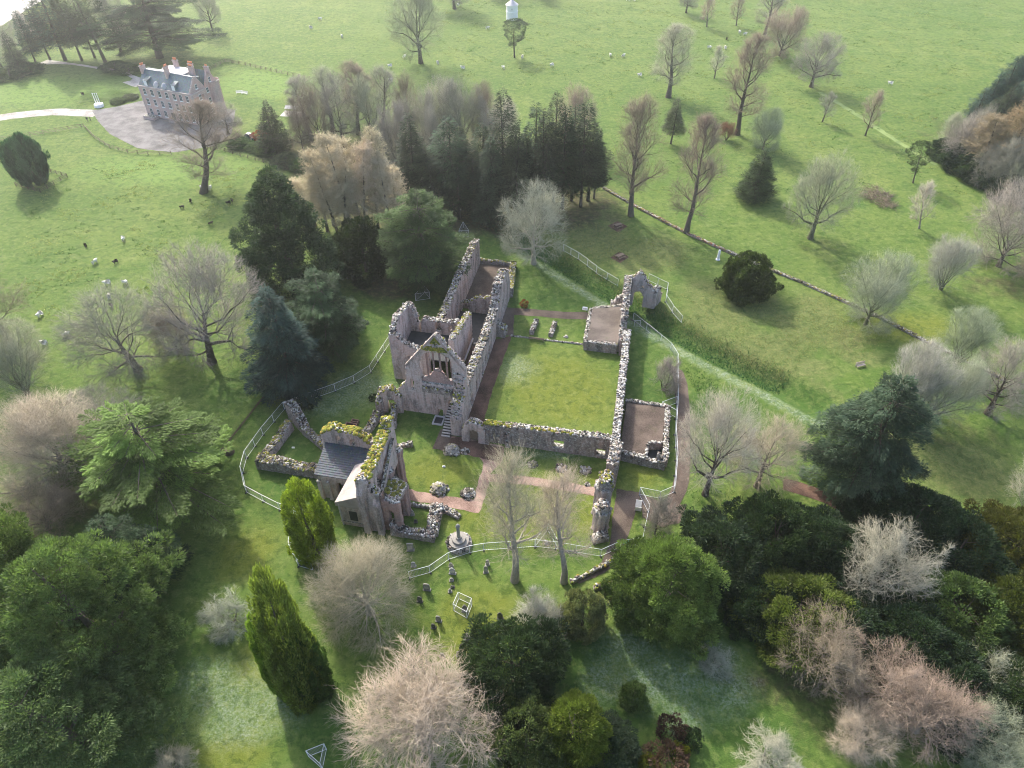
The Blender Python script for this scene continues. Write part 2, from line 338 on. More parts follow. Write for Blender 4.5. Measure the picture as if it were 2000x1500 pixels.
# ================================================================== abbey materials
def stone_mat(name, a, b, lichen=.5, dark=.5, course=.34):
    t = NT(name); p = t.pos()
    uvn = t.new('ShaderNodeUVMap'); uvn.uv_map = 'UVMap'
    br = t.new('ShaderNodeTexBrick'); t.set(br.inputs['Vector'], uvn.outputs[0])
    br.inputs['Color1'].default_value = C(*a); br.inputs['Color2'].default_value = C(*b); br.inputs['Mortar'].default_value = C(*[x * .55 for x in b])
    br.inputs['Scale'].default_value = 1.0; br.inputs['Mortar Size'].default_value = .018; br.inputs['Brick Width'].default_value = course * 2.1; br.inputs['Row Height'].default_value = course
    br.inputs['Bias'].default_value = 0.0
    sep = t.new('ShaderNodeSeparateXYZ'); t.set(sep.inputs[0], p)
    mp = t.new('ShaderNodeMapping'); t.set(mp.inputs[0], p); mp.inputs['Scale'].default_value = (1, 1, .22)
    streak = t.noise(mp.outputs[0], .9, 6, .7, .5)
    n1 = t.noise(p, .35, 5, .65); n2 = t.noise(p, 2.6, 5, .75); n3 = t.noise(p, 1.1, 5, .7)
    c = t.mix(t.ramp(n1, .35, .68), br.outputs[0], t.mix(.5, br.outputs[0], C(a[0] * 1.25, a[1] * .93, a[2] * .85)))
    c = t.mix(t.math('MULTIPLY', t.ramp(streak, .46, .63), dark), c, C(.085, .078, .070))
    c = t.mix(t.math('MULTIPLY', t.ramp(n2, .51, .62), lichen), c, C(.52, .51, .48))
    ge = t.new('ShaderNodeNewGeometry'); sn = t.new('ShaderNodeSeparateXYZ'); t.set(sn.inputs[0], ge.outputs['Normal'])
    top = t.ramp(sn.outputs[2], .45, .8)
    cap = t.mix(t.ramp(n2, .44, .58), C(.055, .052, .045), C(.46, .45, .41))
    cap = t.mix(t.math('MULTIPLY', t.ramp(n3, .54, .64), .7), cap, C(.20, .19, .035))
    c = t.mix(top, c, cap)
    t.bump(t.math('ADD', t.math('MULTIPLY', br.outputs['Fac'], -.35), t.math('ADD', n2, t.math('MULTIPLY', n3, .8))), .8, .13)
    return t.done(c, .93, .12)
M['stone'] = stone_mat('pink_sandstone', (.45, .39, .36), (.36, .315, .29), .6, .8)
M['ashlar'] = stone_mat('pale_ashlar', (.48, .42, .39), (.41, .355, .33), .45, .7, .4)
M['rubble'] = stone_mat('grey_rubble', (.32, .285, .26), (.22, .195, .18), .65, .8, .25)
M['redstone'] = stone_mat('red_sandstone', (.38, .275, .245), (.31, .225, .205), .25, .4)
def tone_mat(name, rough=.93, bump=.6, sc_=3.5, var=.45):
    t = NT(name); p = t.pos(); a = t.attr('tone'); n = t.noise(p, sc_, 5, .7)
    c = t.mix(t.ramp(n, .3, .7), t.mix(var, a.outputs['Color'], C(.03, .028, .022)), a.outputs['Color'])
    t.bump(n, bump, .08); return t.done(c, rough, .12)
M['caps'] = tone_mat('lichened_stones'); M['moss'] = tone_mat('moss', .98, .9, 5.0)
def slate_mat(name, a, b, spk):
    t = NT(name); p = t.pos(); n = t.noise(p, .5, 5, .6); f = t.noise(p, 3.2, 4, .75); v = t.voro(p, 3.0, out='Color')
    c = t.mix(t.ramp(n, .3, .7), C(*a), C(*b)); c = t.mix(.25, c, v, 'SOFT_LIGHT')
    c = t.mix(t.math('MULTIPLY', t.ramp(f, .60, .70), spk), c, C(.30, .32, .31)); t.bump(f, .4, .04); return t.done(c, .6, .35)
M['slate'] = slate_mat('dark_slate', (.032, .042, .055), (.055, .068, .08), .5)
M['slate2'] = slate_mat('blue_grey_slate', (.085, .115, .125), (.13, .165, .17), .35)
M['flag'] = plain('dark_floor', (.035, .037, .040), .7, .2, .4, .8)
M['redfloor'] = plain('red_earth_floor', (.10, .062, .05), .95, .1, .4, .7)
M['roofgravel'] = gravel('gravel_roof', (.085, .070, .060), (.115, .096, .082), .3)
M['wood'] = plain('weathered_wood', (.20, .155, .115), .85, .15, .3, 4); M['darkwood'] = plain('dark_wood', (.07, .05, .036), .8, .2, .3, 4)
M['leanroof'] = plain('stone_slab_roof', (.33, .285, .26), .85, .2, .2, 1.0)
M['lead'] = plain('pale_lead_roof', (.44, .42, .42), .55, .3, .15, .8)
PAL = [(.56, .55, .51), (.48, .46, .42), (.33, .30, .27), (.16, .14, .12), (.07, .065, .055), (.045, .04, .036), (.10, .09, .07), (.27, .21, .18)]
DARKP = [(.40, .38, .34), (.24, .21, .18), (.14, .12, .10), (.08, .07, .06), (.055, .05, .042), (.16, .15, .05), (.20, .15, .11)]
MOSSY = [(.235, .235, .03), (.19, .205, .028), (.27, .25, .04), (.13, .16, .03), (.31, .24, .05)]

def stones(name, pts, parent, rng, size=(.22, .5), pal=PAL, wts=None, mat='caps', flat=.7):
    """many loose stones joined: too small to pick apart"""
    n = len(pts); V = np.zeros((n, 8, 3), np.float32); Cc = np.ones((n, 8, 4), np.float32)
    cube = np.array([(-1, -1, -1), (1, -1, -1), (1, 1, -1), (-1, 1, -1), (-1, -1, 1), (1, -1, 1), (1, 1, 1), (-1, 1, 1)], np.float32)
    cube[4:, :2] *= .78
    for i, p in enumerate(pts):
        s = rng.uniform(*size) / 2; a = rng.uniform(0, PI); sx = s * rng.uniform(.8, 1.5); sy = s * rng.uniform(.7, 1.2); sz = s * rng.uniform(.6, 1.1) * flat
        k = cube * (sx, sy, sz); x = k[:, 0] * math.cos(a) - k[:, 1] * math.sin(a); y = k[:, 0] * math.sin(a) + k[:, 1] * math.cos(a)
        V[i, :, 0] = p[0] + x; V[i, :, 1] = p[1] + y; V[i, :, 2] = p[2] + k[:, 2] + sz * .3
        V[i] += np.array([[rng.uniform(-.22, .22) * s for _ in range(3)] for _ in range(8)])
        c = rng.choices(pal, wts)[0]; f = rng.uniform(.8, 1.2); Cc[i, :, :3] = [x_ * f for x_ in c]
    base = np.arange(n)[:, None, None] * 8
    Q = (base + np.array([(0, 3, 2, 1), (4, 5, 6, 7), (0, 1, 5, 4), (1, 2, 6, 5), (2, 3, 7, 6), (3, 0, 4, 7)])[None]).reshape(-1, 4)
    o = link(name, mk_mesh(name, V.reshape(-1, 3), Q, colr=Cc.reshape(-1, 4)), M[mat], parent); o['kind'] = 'stuff'; return o
_oct = None
def cushions(name, pts, parent, rng, size=(.3, .8), pal=MOSSY, flat=.5):
    """moss cushions joined into one part"""
    n = len(pts); ring = 7; V = []; F = []; Cc = []
    for p in pts:
        s = rng.uniform(*size) / 2; b = len(V); c = rng.choice(pal); f = rng.uniform(.75, 1.2); a0 = rng.uniform(0, PI)
        for r_, z_ in ((1, 0), (.8, .6), (.35, .95)):
            for k in range(ring):
                j = rng.uniform(.8, 1.2); a = a0 + 2 * PI * k / ring; V.append((p[0] + s * r_ * j * math.cos(a), p[1] + s * r_ * j * math.sin(a), p[2] - .05 + s * z_ * flat * 2 * rng.uniform(.8, 1.2)))
        V.append((p[0], p[1], p[2] + s * flat * 2)); Cc += [(c[0] * f, c[1] * f, c[2] * f, 1)] * (3 * ring + 1)
        for l in range(2):
            for k in range(ring): F.append((b + l * ring + k, b + l * ring + (k + 1) % ring, b + (l + 1) * ring + (k + 1) % ring, b + (l + 1) * ring + k))
        for k in range(ring): F.append((b + 2 * ring + k, b + 2 * ring + (k + 1) % ring, b + 3 * ring))
    q = [f for f in F if len(f) == 4]; t = [f for f in F if len(f) == 3]
    o = link(name, mk_mesh(name, V, q, t, Cc, smooth=True), M['moss'], parent); o['kind'] = 'stuff'; return o

_wseed = [100]
def wall(name, p0, p1, th, prof, parent, openings=(), mat='stone', cell=.32, caps=1.0, moss=0.0, jag=.22, z0=-.25, rough=.06, label=None, cappal=None, msize=(.35, .95)):
    """ruined wall from plan point p0 to p1 (abbey metres): prof = (distance, height) pairs,
    openings = (s0, s1, z0, z1, kind) with kind rect / arch / pointed / round"""
    _wseed[0] += 1; rng = random.Random(_wseed[0]); R = np.random.RandomState(_wseed[0])
    a = uvz(*p0); b = uvz(*p1); L = (b - a).length; d = (b - a) / L; nrm = Vector((-d.y, d.x, 0))
    ns = max(2, int(round(L / cell))); ps = [q[0] for q in prof]; ph = [q[1] for q in prof]
    S = np.linspace(0, L, ns + 1); jn = R.uniform(-jag, jag, ns + 1); jn[1:] = jn[1:] * .6 + jn[:-1] * .4
    Hh = np.maximum(np.interp(S, ps, ph) + jn, .2); zmax = Hh.max(); nz = int(math.ceil((zmax - z0) / cell))
    zg = z0 + np.arange(nz + 1) * cell
    def inside(s, z):
        for o in openings:
            s0, s1, za, zb, k = o[:5]
            if s0 < s < s1 and za < z < zb:
                if k == 'rect': return True
                r = (s1 - s0) / 2; m = (s0 + s1) / 2
                if k == 'round':
                    if ((s - m) / r) ** 2 + ((z - (za + zb) / 2) / ((zb - za) / 2)) ** 2 < 1: return True
                else:
                    spring = zb - r * (1.0 if k == 'arch' else 1.5); rr = zb - spring
                    if z < spring or ((s - m) / r) ** 2 + ((z - spring) / rr) ** (2 if k == 'arch' else 1.5) < 1: return True
        return False
    solid = np.zeros((ns + 2, nz + 2), bool)
    for i in range(ns):
        hc = (Hh[i] + Hh[i + 1]) / 2; sm = (S[i] + S[i + 1]) / 2
        for j in range(nz):
            if zg[j] < hc - .35 * cell and not inside(sm, zg[j] + cell / 2): solid[i + 1, j + 1] = True
    idx = {}; V = []; UVv = []; Q = []; 
    def vert(i, j, k):
        key = (i, j, k)
        if key not in idx:
            z = zg[j]; top = Hh[i]
            if z > top - .5 * cell: z = top if z <= top + 1.2 * cell else z
            jt = R.uniform(-rough, rough, 3) if 0 < i < ns or k else R.uniform(-rough, rough, 3)
            q = a + d * (S[i] + jt[0]) + nrm * ((k - .5) * th + jt[1]); idx[key] = len(V); V.append((q.x, q.y, z + jt[2] * .6)); UVv.append((S[i], z, k))
        return idx[key]
    def quad(vs, side): Q.append((vs, side))
    for i in range(ns):
        for j in range(nz):
            if not solid[i + 1, j + 1]: continue
            A = [(i, j), (i + 1, j), (i + 1, j + 1), (i, j + 1)]
            quad([vert(x, y, 0) for x, y in A], 0); quad([vert(x, y, 1) for x, y in reversed(A)], 0)
            if not solid[i, j + 1]: quad([vert(i, j, 1), vert(i, j, 0), vert(i, j + 1, 0), vert(i, j + 1, 1)], 1)
            if not solid[i + 2, j + 1]: quad([vert(i + 1, j, 0), vert(i + 1, j, 1), vert(i + 1, j + 1, 1), vert(i + 1, j + 1, 0)], 1)
            if not solid[i + 1, j + 2]: quad([vert(i, j + 1, 0), vert(i + 1, j + 1, 0), vert(i + 1, j + 1, 1), vert(i, j + 1, 1)], 2)
            if not solid[i + 1, j] and j > 0: quad([vert(i, j, 1), vert(i + 1, j, 1), vert(i + 1, j, 0), vert(i, j, 0)], 2)
    uv = []
    for vs, side in Q:
        for v in vs:
            s, z, k = UVv[v]; uv.append((s, z) if side == 0 else ((k * th, z) if side == 1 else (s, k * th)))
    me = mk_mesh(name, V, [q[0] for q in Q], uv=uv)
    o = link(name, me, M[mat], parent)
    if label: o['label'] = label
    def toppts(n, pad=.12):
        out = []
        for _ in range(int(n)):
            s = rng.uniform(0, L); i = min(ns - 1, int(s / L * ns)); f = s / L * ns - i; z = Hh[i] * (1 - f) + Hh[i + 1] * f
            if inside(s, z - .3): continue
            q = a + d * s + nrm * rng.uniform(-th / 2 - pad, th / 2 + pad); out.append((q.x, q.y, z - .05))
        return out
    if caps:
        pp = toppts(L * th * 9.5 * caps, .04)
        if pp: stones('cap_stones', pp, o, rng, (.10, .40), cappal or PAL)
    if moss:
        pp = toppts(L * th * 8.0 * moss, .05)
        if pp: cushions('moss', pp, o, rng, (msize[0] * .6, msize[1] * .62), MOSSY, .38)
    return o
def slab(name, pts, z0, z1, mat, parent=None, zs=None):
    """polygon in abbey plan metres extruded z0..z1; zs = own top heights"""
    n = len(pts); lo = [tuple(uvz(p[0], p[1], z0)) for p in pts]; hi = [tuple(uvz(p[0], p[1], zs[i] if zs else z1)) for i, p in enumerate(pts)]
    mb = MB(); mb.add(lo + hi, [tuple(range(n - 1, -1, -1)), tuple(range(n, 2 * n))] + [(i, (i + 1) % n, (i + 1) % n + n, i + n) for i in range(n)])
    me = mb.mesh(name); uvl = me.uv_layers.new(name='UVMap')
    for pl in me.polygons:
        for li in pl.loop_indices:
            co = me.vertices[me.loops[li].vertex_index].co; uvl.data[li].uv = (co.x + co.y * .6, co.z) if abs(pl.normal.z) < .5 else (co.x, co.y)
    return link(name, me, M[mat], parent)
def flr(name, pts, mat, z=.05): 
    o = slab(name, pts, z - .045, z, mat); return tag(o, kind='structure')

# ================================================================== south transept and east range
ER = thing('monastery_range', 'roofless pink sandstone east range with tall window gable and lichened wall tops beside cloister lawn', 'ruin')
g = wall('gable_wall', (-15.6, -.1), (-2.7, -.1), 1.4, [(0, 5.6), (1.6, 7.4), (2.0, 11.6), (7.9, 19.4), (12.85, 12.3), (12.9, 12.0)], ER,
     [(4.6, 10.6, 7.9, 15.7, 'arch'), (7.5, 8.4, 17.0, 17.8, 'rect'), (2.5, 3.1, 5.8, 8.6, 'pointed'), (11.2, 11.6, 8.2, 10.2, 'rect'), (12.0, 12.4, 8.2, 10.2, 'rect'),
      (9.3, 10.75, -.3, 4.4, 'arch'), (7.1, 8.1, -.3, 1.6, 'rect')], mat='ashlar', cell=.24, caps=.5, moss=.25, jag=.1, label='tall gable wall with arched five-light window')
wall('window_blocking', (-11.05, -.05), (-4.95, -.05), .5, [(0, 8.7), (1.2, 9.0), (1.8, 9.9), (2.5, 10.7), (3.05, 11.2), (3.7, 10.6), (4.4, 9.8), (5.0, 9.0), (6.1, 8.7)], g, mat='redstone', caps=.8, cell=.25, z0=7.8, cappal=[(.42, .40, .37), (.40, .28, .25), (.33, .26, .24)])
for k in range(4):
    uu = -11.0 + 6.0 * (k + 1) / 5; zt = 12.75 + math.sqrt(max(0, 2.95 ** 2 - (uu + 8.0) ** 2))
    MB().bar(uvz(uu, -.1, 8.6), uvz(uu, -.1, zt), .24, .34).build('mullion', M['redstone'], g)
wall('ledge', (-10.9, -1.0), (-5.2, -1.0), .55, [(0, 7.3), (5.7, 7.1)], g, mat='rubble', z0=6.0, caps=1.5, moss=.5, cell=.3)
for s, (ua, za, ub, zb) in enumerate([(-13.6, 11.7, -7.72, 19.55), (-7.7, 19.55, -2.6, 12.35)]):
    MB().bar(uvz(ua, -.75, za), uvz(ub, -.75, zb), .55, .4).build('coping', M['ashlar'], g)
pts = []; rg = random.Random(5)
for _ in range(120):
    uu = rg.uniform(-10.2, -5.4); zz = rg.uniform(15.9, 16.8); q = uvz(uu, -.86, zz); pts.append(tuple(q))
cushions('moss', pts, g, rg, (.2, .55), MOSSY, .6)
pts = [tuple(uvz(-7.75 + rg.uniform(-1, 1) * (19.2 - z) * .55, -.84, z)) for z in [rg.uniform(17.6, 19.2) for _ in range(40)]]
cushions('moss', pts, g, rg, (.2, .5), MOSSY, .6)
wall('aisle_wall', (-19.4, -1.5), (-15.2, -.9), 1.5, [(0, 4.6), (1.2, 5.8), (2.6, 6.0), (4.2, 4.2)], ER, [(1.5, 3.0, -.3, 3.4, 'arch')], mat='stone', cell=.28, moss=1.4, jag=.35)
wall('aisle_pier', (-19.2, -3.0), (-18.9, -.8), 1.3, [(0, 3.2), (2.2, 5.6)], ER, mat='rubble', moss=.5)
MB().box(-.6, .6, -.06, .06, 0, 1.9).build('door_panel', M['ashlar'], ER, uvz(-17.0, -1.25, 0), _A)
wall('return_wall', (-16.6, -1.6), (-15.9, -4.9), .9, [(0, 2.6), (1.5, 1.6), (3.4, 1.9)], ER, mat='rubble', jag=.35, moss=.3)
wall('stair_wall', (-3.7, -5.3), (-3.7, -.7), 2.0, [(0, 4.6), (1.2, 5.0), (1.5, 7.2), (3.6, 7.6), (4.6, 12.0)], ER, mat='ashlar', moss=.5, label='stone wall beside the night stair')
wall('west_wall', (-3.55, .6), (-3.35, 38.5), 1.7, [(0, 7.6), (3, 6.9), (8, 6.3), (14, 5.9), (22, 5.8), (25, 6.4), (27, 8.0), (28.5, 9.8), (34, 10.0), (36.3, 8.6), (38, 4.0)], ER,
     [(1.5, 2.9, .0, 2.9, 'arch'), (5.5, 6.4, .5, 3.4, 'pointed'), (7.6, 8.5, .5, 3.4, 'pointed'), (10.2, 11.8, 0, 3.4, 'arch'), (13.0, 13.9, .6, 3.2, 'pointed'), (16.2, 17.6, 0, 2.9, 'arch'), (21, 21.9, 1, 2.8, 'rect'), (31, 32, 4.2, 6, 'rect')], mat='stone', caps=1.6, jag=.3, moss=.12)
MB().box(-.08, .08, -.7, .7, 0, 2.4).build('door', plain('red_door', (.30, .05, .03)), ER, uvz(-3.5, 2.8, 0), _A)
wall('east_wall', (-13.1, 18.0), (-13.0, 50.6), 1.5, [(0, 7.2), (6, 7.0), (17, 7.8), (24, 7.4), (31, 7.4), (33.1, 6.6)], ER,
     [(5, 5.8, 2, 4.6, 'pointed'), (11, 11.8, 2, 4.6, 'pointed'), (17, 17.8, 2, 4.6, 'pointed'), (24, 24.7, 4.4, 5.4, 'rect'), (29, 29.7, 4.4, 5.4, 'rect')], mat='stone', caps=1.6, jag=.3, moss=.35)
wall('inner_wall', (-8.0, 9.2), (-7.6, 21.4), 1.1, [(0, 10.4), (2.5, 10.2), (3, 9.6), (6, 9.2), (8, 9.0), (9.4, 8.5), (12.2, 8.0)], ER, mat='ashlar', caps=.6, moss=1.0, jag=.22, label='smooth inner wall with mossy stepped top')
wall('vestry_front_wall', (-19.7, 8.0), (-12.2, 8.0), 1.2, [(0, 11.2), (1.8, 11.2), (2.8, 9.6), (4.5, 8.6), (7.5, 8.4)], ER, [(3.3, 4.1, 4.5, 6.6, 'pointed')], mat='ashlar', caps=1.5, jag=.4)
wall('vestry_side_wall', (-19.2, 8.4), (-19.3, 17.4), 1.2, [(0, 11.4), (3, 13.0), (5, 12.2), (7.5, 11.4), (9, 11.4)], ER, mat='ashlar', caps=1.2, jag=.3)
wall('vestry_back_wall', (-20.0, 17.3), (-16.9, 17.2), 1.4, [(0, 10.6), (1.2, 11.7), (2.2, 11.0), (2.8, 8.0), (3.1, 6.0)], ER, mat='stone', caps=1.4, jag=.3)
wall('chapter_cross_wall', (-16.4, 17.2), (-8.6, 17.2), 1.2, [(0, 7.6), (.6, 8.4), (4.6, 8.4), (7.8, 8.6)], ER, [(3.0, 4.1, 5.9, 8.0, 'rect'), (6.0, 6.6, 5.9, 7.6, 'rect')], mat='stone', caps=1.5, jag=.3)
slab('vestry_roof', [(-18.5, 8.7), (-8.7, 8.7), (-8.7, 16.5), (-18.5, 16.5)], 4.8, 5.2, 'flag', ER)
wall('warming_house_wall', (-12.3, 32.0), (-4.4, 32.0), 1.0, [(0, 2.2), (2.4, 2.9), (3.4, 4.0), (6, 4.2), (7.9, 3.8)], ER, [(.4, 2.0, -.2, 1.9, 'arch')], mat='stone', caps=1.0, moss=.8, jag=.35)
wall('low_side_wall', (-2.5, 38.6), (-4.2, 51.2), 1.3, [(0, 2.6), (3, 1.7), (12.7, 1.5)], ER, mat='rubble', caps=1.0, moss=1.6)
wall('low_end_wall', (-12.4, 51.0), (-4.6, 51.3), .7, [(0, 1.2), (7.8, .9)], ER, mat='rubble', moss=.6)
wall('fireplace_jamb', (-2.6, 25.2), (-.6, 25.0), 2.0, [(0, 3.4), (1.0, 2.6), (2.0, 1.4)], ER, mat='rubble', caps=1.5, moss=.4, jag=.4)
MB().bar(uvz(-6.9, 14, 1.4), uvz(-6.9, 21, 1.4), .3, .3).build('handrail', M['lead'], ER)
MB().bar(uvz(-6.7, 20.6, .4), uvz(-4.5, 21.1, .4), .22, .22).build('kerb', M['lead'], ER)
for k in range(13):                                               # the night stair, each tread a stone on a riser painted dark as shade
    v0 = -6.0 + k * .5; st = MB(); st.tone = (.46, .44, .41, 1)
    st.box(-.8, .8, 0, .32, .22 * k + .08, .22 * (k + 1)).build('step', M['caps'], ER, uvz(-5.65, v0, 0), _A)
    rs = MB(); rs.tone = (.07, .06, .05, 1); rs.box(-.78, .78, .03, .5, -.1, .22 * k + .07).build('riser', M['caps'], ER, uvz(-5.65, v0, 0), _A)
tank = MB()
for x0, x1, y0, y1 in ((-1, 1, -.12, .12), (-1, 1, 1.9, 2.14), (-1, -.76, .12, 1.9), (.76, 1, .12, 1.9)): tank.box(x0, x1, y0, y1, 0, .3)
tk = tank.build('well_kerb', M['lead'], None, uvz(-7.95, -3.3, .0), _A); tag(tk, 'pale stone kerb round a dark pit at foot of tall gable', 'kerb')
flr('pit_floor', [(-8.7, -3.1), (-7.2, -3.1), (-7.2, -1.4), (-8.7, -1.4)], 'flag', .06)
flr('chapter_floor', [(-12.3, 20.3), (-4.4, 20.3), (-4.4, 31.4), (-12.3, 31.4)], 'flag')
flr('parlour_floor', [(-7.0, 1.2), (-4.4, 1.2), (-4.4, 20.3), (-7.0, 20.3)], 'redfloor')
flr('undercroft_floor', [(-12.3, 32.6), (-3.2, 32.6), (-4.8, 50.9), (-12.3, 50.6)], 'path', .05)
flr('entry_floor', [(-7.2, -9.2), (-4.6, -9.2), (-4.6, -4.2), (-7.0, -4.2)], 'path', .05)

# ================================================================== nave wall, cloister wall, refectory
NW = thing('nave_wall', 'long lichened wall with two small window holes along near edge of cloister lawn', 'wall')
wall('wall_face', (1.6, -5.0), (24.4, -5.0), 1.25, [(0, 4.4), (6, 4.7), (14, 5.0), (22.8, 5.3)], NW, [(12.6, 14.6, .9, 3.0, 'rect'), (20.3, 21.9, .6, 2.2, 'rect'), (2.2, 3.0, 1.6, 2.4, 'rect')], mat='rubble', caps=1.3, jag=.12, moss=.05)
o = NW.children[0]; rg = random.Random(8)
cushions('moss', [tuple(uvz(rg.uniform(1.6, 6.5), -5 + rg.uniform(-.5, .5), 4.55)) for _ in range(60)], o, rg, (.3, .7), MOSSY, .4)
cushions('moss', [tuple(uvz(rg.uniform(10, 17.5), -5 + rg.uniform(-.55, -.1), 4.98 + rg.uniform(-.1, .1))) for _ in range(60)], o, rg, (.25, .6), MOSSY, .4)
pw = wall('processional_door', (-2.4, -5.6), (1.9, -5.6), 1.5, [(0, 2.4), (.6, 4.0), (1.3, 4.8), (2.2, 5.1), (3.1, 4.8), (3.8, 4.1), (4.3, 3.4)], NW, [(1.3, 3.1, -.3, 3.2, 'arch')], mat='ashlar', cell=.22, caps=.6, moss=.4, jag=.06)
MB().box(-.85, .85, -.1, .1, 0, 3.1).build('door_infill', M['wood'], pw, uvz(-.2, -5.5, 0), _A)
wall('buttress', (6.0, -6.4), (6.0, -5.6), .8, [(0, 1.6), (.8, 4.0)], NW, mat='rubble', jag=.2)
wall('buttress', (2.2, -6.3), (2.2, -5.6), .7, [(0, 2.4), (.7, 3.8)], NW, mat='rubble', jag=.2)
CW = thing('cloister_wall', 'straight white-lichened wall along right side of cloister lawn', 'wall')
wall('wall_face', (24.95, -5.8), (24.6, 27.2), 1.3, [(0, 5.2), (10, 4.9), (22, 4.7), (32, 4.4), (33, 4.0)], CW, [(2.0, 2.6, 1, 2.6, 'rect'), (12, 12.6, 1.5, 2.6, 'rect')], mat='rubble', caps=2.2, jag=.22, cappal=[(.55, .54, .51), (.5, .49, .45), (.45, .43, .4), (.1, .09, .08), (.06, .055, .05), (.3, .27, .24)])
RF = thing('refectory_ruin', 'ruined refectory corner with arched gable, rose window hole and gravel-roofed store', 'ruin')
wall('side_wall', (23.7, 24.2), (23.4, 42.0), 1.4, [(0, 4.0), (3.4, 4.4), (3.8, 6.0), (8, 6.4), (13, 6.6), (17.8, 7.0)], RF, mat='stone', caps=1.6, jag=.3)
wall('west_gable', (22.5, 42.3), (29.9, 41.6), 1.5, [(0, 6.6), (1.9, 6.9), (3.1, 8.7), (4.2, 7.6), (5.0, 6.2), (5.6, 5.4), (6.4, 4.9), (7.2, 3.4), (7.4, 1.5)], RF, [(2.4, 4.6, -.3, 3.7, 'arch'), (3.7, 4.6, 4.4, 5.3, 'round')], mat='ashlar', cell=.25, caps=.9, moss=.2, jag=.2, label='gable wall with round arch and small round window')
wall('gable_buttress', (29.2, 41.4), (30.6, 44.2), 1.3, [(0, 3.6), (1.6, 4.6), (3.1, 2.0)], RF, mat='ashlar', caps=.8, jag=.3)
wall('stepped_wall', (20.2, 39.6), (23.0, 39.8), 1.2, [(0, 1.4), (1.0, 1.6), (1.2, 2.8), (2.0, 3.0), (2.8, 4.4)], RF, mat='stone', jag=.15)
wall('store_front', (16.1, 23.9), (23.0, 23.9), .9, [(0, 2.25), (6.9, 2.25)], RF, mat='rubble', jag=.05, caps=.9)
wall('store_end', (16.3, 24.4), (16.3, 35.2), .9, [(0, 2.25), (10.8, 2.2)], RF, mat='rubble', jag=.05, caps=.9)
wall('store_back', (16.6, 35.4), (23.2, 37.6), .8, [(0, 2.2), (6.9, 2.4)], RF, mat='rubble', jag=.05, caps=.6)
slab('store_roof', [(16.6, 24.2), (23.0, 24.2), (23.0, 37.2), (16.6, 35.0)], 1.9, 2.3, 'roofgravel', RF)
wall('stair_turret', (23.4, 24.0), (25.2, 24.2), 1.8, [(0, 3.6), (1.8, 3.0)], RF, mat='redstone', jag=.4)
for i, (u0, v0, v1) in enumerate([(4.6, 26.3, 31.0), (8.7, 26.3, 30.8)]):
    w = wall('foundation_wall', (u0, v0), (u0 + .35, v1), .9, [(0, 1.0), (4.7, .8)], None, mat='rubble', jag=.2, caps=1.6)
    tag(w, ['short lichened foundation wall nearest the bench in upper cloister strip', 'short lichened foundation wall right of its twin in upper cloister strip'][i], 'wall', 'foundation walls in the refectory strip')
KB = thing('stone_kerb', 'thin pale kerb line across upper end of cloister lawn', 'kerb')
wall('kerb_line', (.2, 25.0), (15.8, 25.2), .3, [(0, .16), (15.6, .16)], KB, mat='ashlar', caps=.6, jag=.03, cell=.4)
# gravel-topped cell outside the cloister wall
CE = thing('west_cell', 'low gravel-topped cell with rubble edges and a dark pit outside cloister wall', 'ruin')
slab('gravel_top', [(25.9, -4.6), (30.3, -5.0), (30.5, -2.6), (31.1, -1.5), (33.2, -1.3), (33.4, 7.8), (26.2, 7.9)], 1.2, 1.75, 'path', CE)
wall('south_edge', (25.9, 8.2), (33.9, 8.2), .7, [(0, 2.0), (8, 1.9)], CE, mat='rubble', caps=1.8)
wall('west_edge', (33.8, 8.4), (33.9, -5.4), .9, [(0, 2.0), (9, 1.9), (13.8, 1.9)], CE, mat='rubble', caps=1.8)
wall('north_edge', (25.8, -5.0), (34.0, -5.9), .9, [(0, 2.0), (4.4, 1.9), (6, 1.4), (8.2, 2.2)], CE, mat='rubble', caps=1.8)
wall('pit_wall', (30.5, -4.9), (30.7, -2.2), .5, [(0, 1.9), (2.7, 1.85)], CE, mat='rubble', caps=1.0)
wall('pit_wall', (30.7, -1.9), (33.3, -1.2), .5, [(0, 1.85), (2.7, 1.9)], CE, mat='rubble', caps=1.0)
slab('pit_bottom', [(30.9, -5.2), (33.3, -5.4), (33.3, -1.6), (30.9, -1.8)], 0, .08, 'flag', CE)
wall('corner_stump', (32.4, -5.0), (33.6, -5.2), 1.1, [(0, 2.6), (1.2, 2.4)], CE, mat='rubble', caps=1.8)
